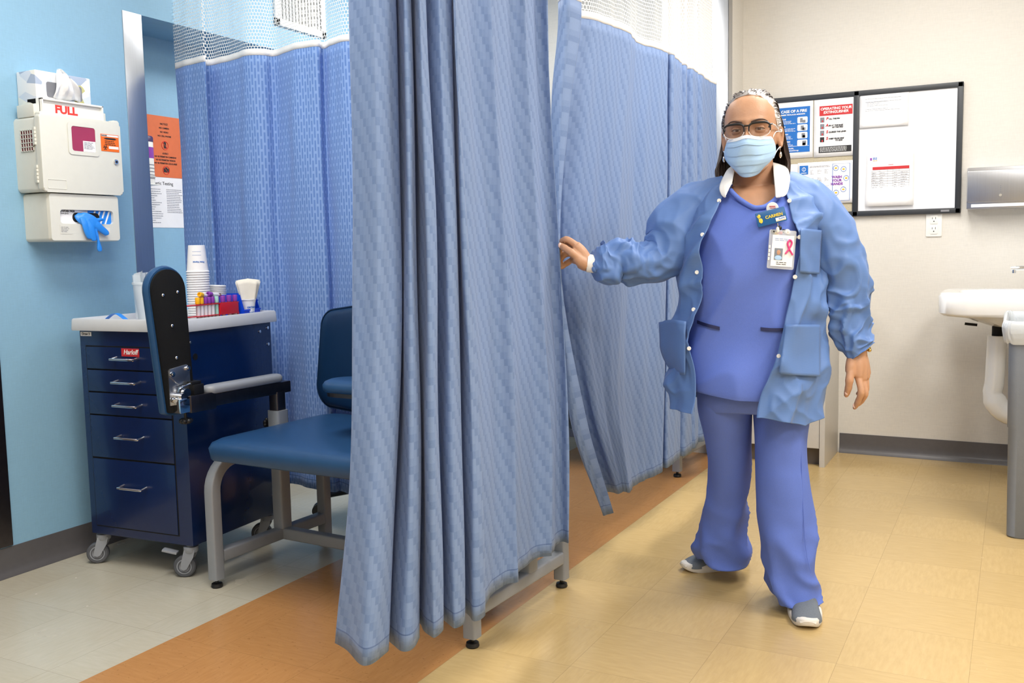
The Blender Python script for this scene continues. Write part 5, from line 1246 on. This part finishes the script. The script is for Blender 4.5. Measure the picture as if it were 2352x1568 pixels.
# ---- shoes
def shoe(toe, ang, label=None):
    root = bpy.data.objects.new('shoe', None); COL.objects.link(root); root.parent = person; root.location = toe; root.rotation_euler.z = ang
    L = .245
    def wid(f): return .030 + .017 * math.sin(PI * min(1, (1 - f) * 1.0) * .5 + .35) if f > .12 else .030 + .014 * math.sqrt(max(0, f / .12))
    def outl(e, z, zt=0, n=40):
        out = []
        for k in range(n):
            a = 2 * PI * k / n; c, s_ = math.cos(a), math.sin(a); f = (1 - c) / 2       # 0 toe .. 1 heel
            w_ = .0455 - .010 * f + .004 * math.sin(f * PI); yy = L / 2 - c * L / 2; out.append(Vector(((w_ + e) * math.copysign(abs(s_) ** .72, s_), yy + (-e if c > 0 else e) * abs(c), z + zt * max(0, 1 - f * 5) ** 2)))
        return out
    b = MB(); b.strip([outl(-.010, .004, .010), outl(-.002, .0, .012), outl(.003, .008, .010), outl(.002, .022, .008), outl(-.003, .027, .006)]); b.build('sole', 'sole', root, smooth=60)
    b = MB(); rings = []
    for k in range(30):
        f = k / 29; yy = .004 + f * (L - .010); w_ = (.043 - .008 * f) * (1 - (1 - min(1, f * 5.5)) ** 2.2) ** .5 if f < .18 else (.043 - .008 * f); w_ = max(w_, .006) * (1 if f < .93 else 1 - (f - .93) * 4)
        h = .010 + (.026 * math.sin(min(1, f * 2.6) * PI / 2) + .034 * max(0, min(1, (f - .35) / .35))); rings.append([Vector((w_ * math.copysign(abs(math.cos(a)) ** .8, math.cos(a)), yy, .016 + (h) * max(0, math.sin(a)) ** .8 if math.sin(a) > 0 else .016)) for a in [2 * PI * q / 28 for q in range(28)]])
    b.strip(rings); b.build('knit_upper', 'shoe', root, smooth=60)
    MB().tube([(x, .001 + .004 * abs(x) / .02, .026 - .006 * (x / .02) ** 2) for x in (-.02, -.01, 0, .01, .02)], .005, n=8).build('toe_cap', 'sole', root)
def toW(x, y): 
    p = WMi @ Vector((x, y, 0)); return Vector((p.x, p.y, 0))
f1 = at(1856, 1448, 'Z', 0); f2 = at(1568, 1312, 'Z', 0)
shoe(toW(f1.x, f1.y + .0), math.radians(2)); shoe(toW(f2.x + .0, f2.y), math.radians(-58))

# ---- jacket body (open front), white collar
JK = [ # y, Lout, Rout, front-left edge, front-right edge, yc, ry
 (418, 1648, 1812, 1664, 1800, .02, .085, .10), (436, 1622, 1846, 1667, 1802, .015, .105, .11), (470, 1588, 1880, 1655, 1812, .005, .135, .13), (525, 1566, 1894, 1628, 1826, .0, .165, .14), (571, 1560, 1893, 1613, 1837, .0, .178, .145), (648, 1560, 1891, 1609, 1825, .0, .178, .145),
 (713, 1556, 1892, 1601, 1808, .0, .180, .15), (782, 1550, 1893, 1592, 1790, .0, .186, .155), (835, 1547, 1892, 1591, 1770, .0, .192, .155), (874, 1544, 1891, 1590, 1752, .0, .198, .155), (905, 1542, 1890, 1589, 1742, .0, .202, .155), (930, 1541, 1889, 1588, 1738, .0, .204, .155)]
def jring(y, L, R, fl, fr_, yc, rf, rb, n=240, e=2.5):
    a, b_ = W(L, y, yc), W(R, y, yc); cx, hw = (a.x + b_.x) / 2, (b_.x - a.x) / 2; z = (a.z + b_.z) / 2
    xl, xr = W(fl, y, yc - rf).x, W(fr_, y, yc - rf).x
    def ang(x): # angle on the front half with this x
        c = max(-1, min(1, (x - cx) / hw)); t = math.copysign(abs(c) ** (e / 2), c); return -math.acos(t)
    a0, a1 = ang(xl), ang(xr); out = []      # a in (-pi,0); travel from a0 backwards through -pi -> back -> 0 -> a1
    A0 = a0; A1 = a1 - 2 * PI
    for k in range(n):
        t = A0 + (A1 - A0) * k / (n - 1); c, s_ = math.cos(t), math.sin(t); rr = rf if s_ < 0 else rb
        out.append(Vector((cx + hw * math.copysign(abs(c) ** (2 / e), c), yc + rr * math.copysign(abs(s_) ** (2 / e), s_), z)))
    return out
jr = resample([jring(*q) for q in JK], 150); n_ = 240
for r, rr in enumerate(jr):
    t = r / 149
    for k, p in enumerate(rr):
        f = k / (n_ - 1); fr2 = max(0, 1 - abs(f - .86) / .13)      # right panel, drops to a point
        p.z -= (.034 * fr2 - .0) * t ** 5
        low = t ** 1.5; ox = Vector((p.x, p.y * 1.3, 0)).normalized(); p += ox * (.010 * low * math.sin(f * 38 + 1.2 + t * 2.0) + .004 * low * math.sin(f * 83 + t * 5))
        if f > .93: p += Vector((0, -.012, 0)) * (f - .93) / .07 * t
        if f < .05: p += Vector((0, -.010, 0)) * (.05 - f) / .05 * t
b = MB(); b.strip(jr, closed=False); jo = b.build('jacket', 'jacket', person, smooth=60)
wrinkle(jo, .013, (4, 4, 7), (0, .6, 0), 11, mask=lambda c: 1 if c.z < 1.15 else .5); wrinkle(jo, .009, (9, 9, 5), (0, -.6, 0), 12); wrinkle(jo, .003, (16, 16, 14), (0, .3, 0), 15)
jo.modifiers.new('s', 'SOLIDIFY').thickness = .0018
# snaps along both front edges
def jsurf(px, py, side):
    best = None; t = W(px, py, -.17)
    for v in jo.data.vertices:
        if v.co.y > -.02: continue
        d = (v.co.x - t.x) ** 2 + (v.co.z - t.z) ** 2
        if best is None or d < best[0]: best = (d, v.co.copy())
    return best[1]
for px, py, s_ in [(1651, 460, 0), (1614, 540, 0), (1600, 628, 0), (1593, 712, 0), (1588, 797, 0), (1798, 463, 1), (1829, 545, 1), (1822, 634, 1), (1783, 815, 1)]:
    c = jsurf(px + (3 if s_ else -1), py, s_); MB().lathe([(0, 0), (.0055, 0), (.006, .0012), (.0045, .0026), (.002, .0020), (0, .002)], n=18, Mx=Matrix.Translation(c + Vector((0, -.0012, 0))) @ Matrix.Rotation(PI / 2, 4, 'X')).build('snap', 'white', jo)
# pockets
def patch(name, quad, off, n=14, m='jacket', sag=.01):
    """quad: px corners tl,tr,br,bl laid on the jacket front"""
    rings = []
    for i in range(n):
        v = i / (n - 1); row_ = []
        for k in range(n):
            u = k / (n - 1); x = (quad[0][0] * (1 - u) + quad[1][0] * u) * (1 - v) + (quad[3][0] * (1 - u) + quad[2][0] * u) * v; y = (quad[0][1] * (1 - u) + quad[1][1] * u) * (1 - v) + (quad[3][1] * (1 - u) + quad[2][1] * u) * v
            s_ = jsurf(x, y, 0); q = W(x, y, s_.y - off - sag * math.sin(PI * u) * (1 - v) ** 2); row_.append(q)
        rings.append(row_)
    b = MB(); b.strip(rings, closed=False); o = b.build(name, m, jo, smooth=60); o.modifiers.new('s', 'SOLIDIFY').thickness = .0016
    s2 = o.modifiers.new('m', 'SMOOTH'); s2.iterations = 6; s2.factor = .5; return o
patch('chest_pocket', [(1838, 521), (1890, 526), (1884, 632), (1836, 628)] , .009, sag=.004); patch('side_pocket', [(1801, 742), (1886, 742), (1886, 868), (1786, 862)], .013, sag=.012)
pk = MB(); rings = []
for i in range(16):
    v = i / 15; y = 738 + 122 * v; xl = 1513 + 6 * v + 33 * max(0, v - .45) ** 1.4 * 2.0; row_ = []
    for k in range(14):
        u = k / 13; xr = 1575; x = xl + (xr - xl) * u; row_.append(W(x, y - 4 * math.sin(PI * u) * (1 - v) + (0 if u > .2 else 2), -.03 - .135 * math.sin(u * 1.35) ** .9))
    rings.append(row_)
pk.strip(rings, closed=False); po = pk.build('side_pocket', 'jacket', jo, smooth=60); wrinkle(po, .004, (8, 8, 8), (0, .4, 0), 3); po.modifiers.new('s', 'SOLIDIFY').thickness = .0018
# collar
for side in (0, 1):
    rings = []
    E_ = [((1674, 386), (1692, 374), .02), ((1659, 410), (1685, 400), -.055), ((1652, 430), (1681, 418), -.098), ((1656, 446), (1674, 434), -.112), ((1664, 454), (1668, 448), -.120)] if side == 0 else [((1802, 380), (1774, 374), .02), ((1814, 402), (1777, 402), -.055), ((1812, 430), (1780, 436), -.100), ((1806, 446), (1781, 451), -.116), ((1798, 452), (1784, 453), -.120)]
    Bk = [((1700, 372) if side == 0 else (1760, 372)), None]
    top = []; bot = []
    for (a, c, y) in E_: bot.append(W(a[0], a[1], y - .012)); top.append(W(c[0], c[1], y - .012))
    bk_o, bk_i = W(1730, 392, .095), W(1730, 376, .085)
    bot = [bk_o, W(1694 if side == 0 else 1770, 388, .07)] + bot; top = [bk_i, W(1700 if side == 0 else 1764, 372, .06)] + top
    bo, tp = catmull(bot, 30), catmull(top, 30); rings = []
    for i in range(30):
        mid = (bo[i] + tp[i]) / 2 + Vector((0, -.003, .001)); rings.append(catmull([bo[i], mid, tp[i]], 9))
    b = MB(); b.strip(rings, closed=False); o = b.build('collar', 'cuffw', jo, smooth=60); o.modifiers.new('s', 'SOLIDIFY').thickness = .004
# sleeves
def creases(amp, fr_, ph, elbow):
    def f(s, a):
        w_ = .35 + math.exp(-((s - elbow) / .22) ** 2)
        c, t = math.cos(a), math.sin(a)
        q = mn.noise(Vector((s * fr_ * 1.25 + .8 * math.sin(a + ph), c * .8 + ph, t * .8))); q2 = mn.noise(Vector((s * fr_ * 2.1 - 1.0 * c, c * 1.2, t * 1.2 + ph)))
        r1, r2 = max(0, 1 - abs(q) * 3.0) ** 1.1, max(0, 1 - abs(q2) * 3.4) ** 1.2
        return amp * w_ * (1.5 * r1 - .6) + amp * .7 * w_ * (1.3 * r2 - .4)
    return f
b = MB(); path_tube(b, [(1672, 440, .01, .050), (1640, 455, .0, .062), (1606, 478, -.005, .078), (1564, 522, -.02, .090), (1542, 568, -.045, .080), (1510, 596, -.07, .062), (1474, 602, -.095, .052), (1440, 600, -.115, .060), (1418, 598, -.128, .050), (1394, 606, -.140, .058), (1374, 606, -.150, .052), (1364, 606, -.156, .032), (1362, 606, -.157, .024)], n=110, seg=260, cap=False, disp=creases(.0095, 5.2, .7, .62))
s1 = b.build('sleeve', 'jacket', jo, smooth=70); wrinkle(s1, .006, (7, 7, 7), (.3, .6, 0), 21); wrinkle(s1, .0015, (18, 18, 18), (0, .2, 0), 25); q_ = s1.modifiers.new('m', 'SMOOTH'); q_.iterations = 10; q_.factor = .5
b = MB(); path_tube(b, [(1790, 436, .01, .050), (1822, 448, .005, .064), (1856, 478, .0, .080), (1888, 525, -.002, .080), (1918, 585, -.005, .076), (1940, 640, -.008, .068), (1947, 688, -.01, .064), (1953, 725, -.015, .055), (1959, 765, -.02, .050), (1972, 795, -.022, .046), (1980, 806, -.023, .042)], n=110, seg=260, cap=False, disp=creases(.0095, 4.2, 2.3, .66))
s2 = b.build('sleeve', 'jacket', jo, smooth=70); wrinkle(s2, .006, (6, 6, 7), (.3, .7, 0), 31); wrinkle(s2, .0015, (18, 18, 18), (0, .2, 0), 35); q_ = s2.modifiers.new('m', 'SMOOTH'); q_.iterations = 10; q_.factor = .5
s2.modifiers.new('s', 'SOLIDIFY').thickness = .0016
b = MB(); path_tube(b, [(1366, 606, -.156, .0262), (1357, 605, -.158, .0262), (1348.5, 604, -.160, .0258)], n=32, seg=10, cap=False); c_ = b.build('knit_cuff', 'cuffw', s1); c_.modifiers.new('s', 'SOLIDIFY').thickness = .002
b = MB(); path_tube(b, [(1968, 786, -.022, .0300), (1970, 800, -.022, .0300)], n=32, seg=10, cap=False); c_ = b.build('bracelet', 'bracelet', person); c_.modifiers.new('s', 'SOLIDIFY').thickness = .004
b = MB(); b.sph(W(1994, 800, -.03), (.008, .008, .007), 14, 10); b.sph(W(1997, 804, -.034), (.006, .006, .005), 12, 8); b.build('charm', 'gold', person)
# nails
for x, y, yl, m_ in ((1945, 901, -.0575, 'nail'), (1963, 931, -.044, 'nail'), (1286, 563, -.1865, 'nail')):
    MB().sph(W(x, y, yl), (.0055, .003, .0075), 12, 8).build('fingernail', m_, person)

# ---- badges pinned to the scrub top
bp = on_front(1771, 498, .012)
bg = bpy.data.objects.new('name_badge', None); COL.objects.link(bg); bg.parent = person; bg.location = bp; bg.rotation_euler = (math.radians(-6), math.radians(-13), math.radians(8))
K = .0012; hw, hh = .040, .0195
M['badge_blue'] = mat('badge_blue', (10, 88, 150), .35); M['badge_gold'] = mat('badge_gold_ink', (226, 200, 60), .5)
MB().prism(rrect(-hw, hw, -hh, hh, .003), -.002, .001, b=.0006).build('plate', 'badge_blue', bg)
text('lettering', 'CARMEN', .0118, 'badge_gold', bg, (.008, -.0026, .001), bold=.0003)
b = MB(); b.sph((-.031, -.0026, .009), (.004, .0006, .005), 12, 8).sph((-.029, -.0026, -.004), (.005, .0006, .007), 12, 8).tube([(-.037, -.0026, .011), (-.033, -.0026, .003), (-.034, -.0026, -.006), (-.029, -.0026, -.011)], .0009, n=6); b.build('emblem', 'badge_gold', bg)
s_ = MB().box(.010, .037, -.0032, -.0026, -.0165, -.0065).build('sticker', 'paper', bg)
lines('sticker_print', 'ink_blue', s_, .018, .035, [-.009, -.0115], -.0033, .0012, .1, 90); MB().box(.011, .036, -.0036, -.0033, -.0155, -.0145).build('sticker_rule', 'yellow', s_, smooth=0)
p = on_front(1774, 478, .007); b = MB(); b.lathe([(0, 0), (.0155, 0), (.0165, .0015), (.0150, .0030), (0, .0038)], n=32, Mx=Matrix.Translation(p) @ Matrix.Rotation(PI / 2, 4, 'X')); pn = b.build('round_pin', 'white', person)
MB().box(p.x - .008, p.x + .008, p.y - .0045, p.y - .0036, p.z + .004, p.z + .006).box(p.x - .006, p.x + .009, p.y - .0045, p.y - .0036, p.z, p.z + .0015).build('pin_print', 'ink_red', pn, smooth=0)
ip = on_front(1795, 574, .016)
ic = bpy.data.objects.new('identity_card', None); COL.objects.link(ic); ic.parent = person; ic.location = ip; ic.rotation_euler = (math.radians(-4), math.radians(5), math.radians(10))
MB().prism(rrect(-.036, .036, -.052, .054, .004), -.0022, .0022, b=.001).build('clear_holder', 'clear', ic)
MB().box(-.027, .031, -.0028, -.0014, -.045, .040).build('card', 'paper', ic)
MB().box(-.019, .003, -.0034, -.0028, -.028, .004).build('photo_background', 'can', ic); MB().sph((-.008, -.0036, -.007), (.0052, .0006, .007), 14, 10).build('photo_head', 'skin', ic); MB().sph((-.008, -.0036, -.022), (.010, .0006, .0065), 14, 10).build('photo_shirt', 'mask', ic)
lines('card_print', 'ink', ic, -.012, .018, [-.034, -.039], -.0028, .0016, .1, 91); lines('card_print', 'ink_blue', ic, -.020, .024, [.030, .026], -.0028, .0008, .1, 92)
b = MB(); b.tube(catmull([(.010, -.006, -.010), (.020, -.006, .006), (.025, -.006, .020), (.020, -.006, .028), (.014, -.006, .020), (.018, -.006, .006), (.030, -.006, -.012)], 30), .0024, n=8); b.build('pink_ribbon', 'lip', ic)
b = MB()
for k, x in enumerate((-.033, -.033, -.033, -.033)): b.box(x - .0022, x + .0022, -.0034, -.002, -.030 + k * .011, -.022 + k * .011, .0005)
b.build('holder_marks', 'white', ic)
rl = MB(); p1 = on_front(1786, 528, .016); rl.sph(p1, (.005, .005, .009), 14, 10); rl.build('bead', 'white', ic).parent = person
for (x, y, m_, r) in ((1776, 532, 'black', .007), (1781, 536, 'gold', .006), (1790, 524, 'black', .007), (1794, 535, 'red', .0045), (1808, 533, 'clear_rim', .0085), (1800, 531, 'black', .006), (1786, 541, 'gold', .0045), (1786, 534, 'fullred', .004), (1826, 545, 'white', .006)):
    p = on_front(x, y, .014); MB().sph(p, (r, r * .6, r), 14, 10).build('bead', m_, person)
MB().tube([on_front(1786, 512, .010), on_front(1787, 522, .014), on_front(1790, 533, .016)], .0018, n=8).build('badge_clip', 'chrome', person)
MB().tube([on_front(1798, 533, .016), on_front(1812, 540, .016), on_front(1824, 547, .014)], .0018, n=8).build('badge_cord', 'black', person)
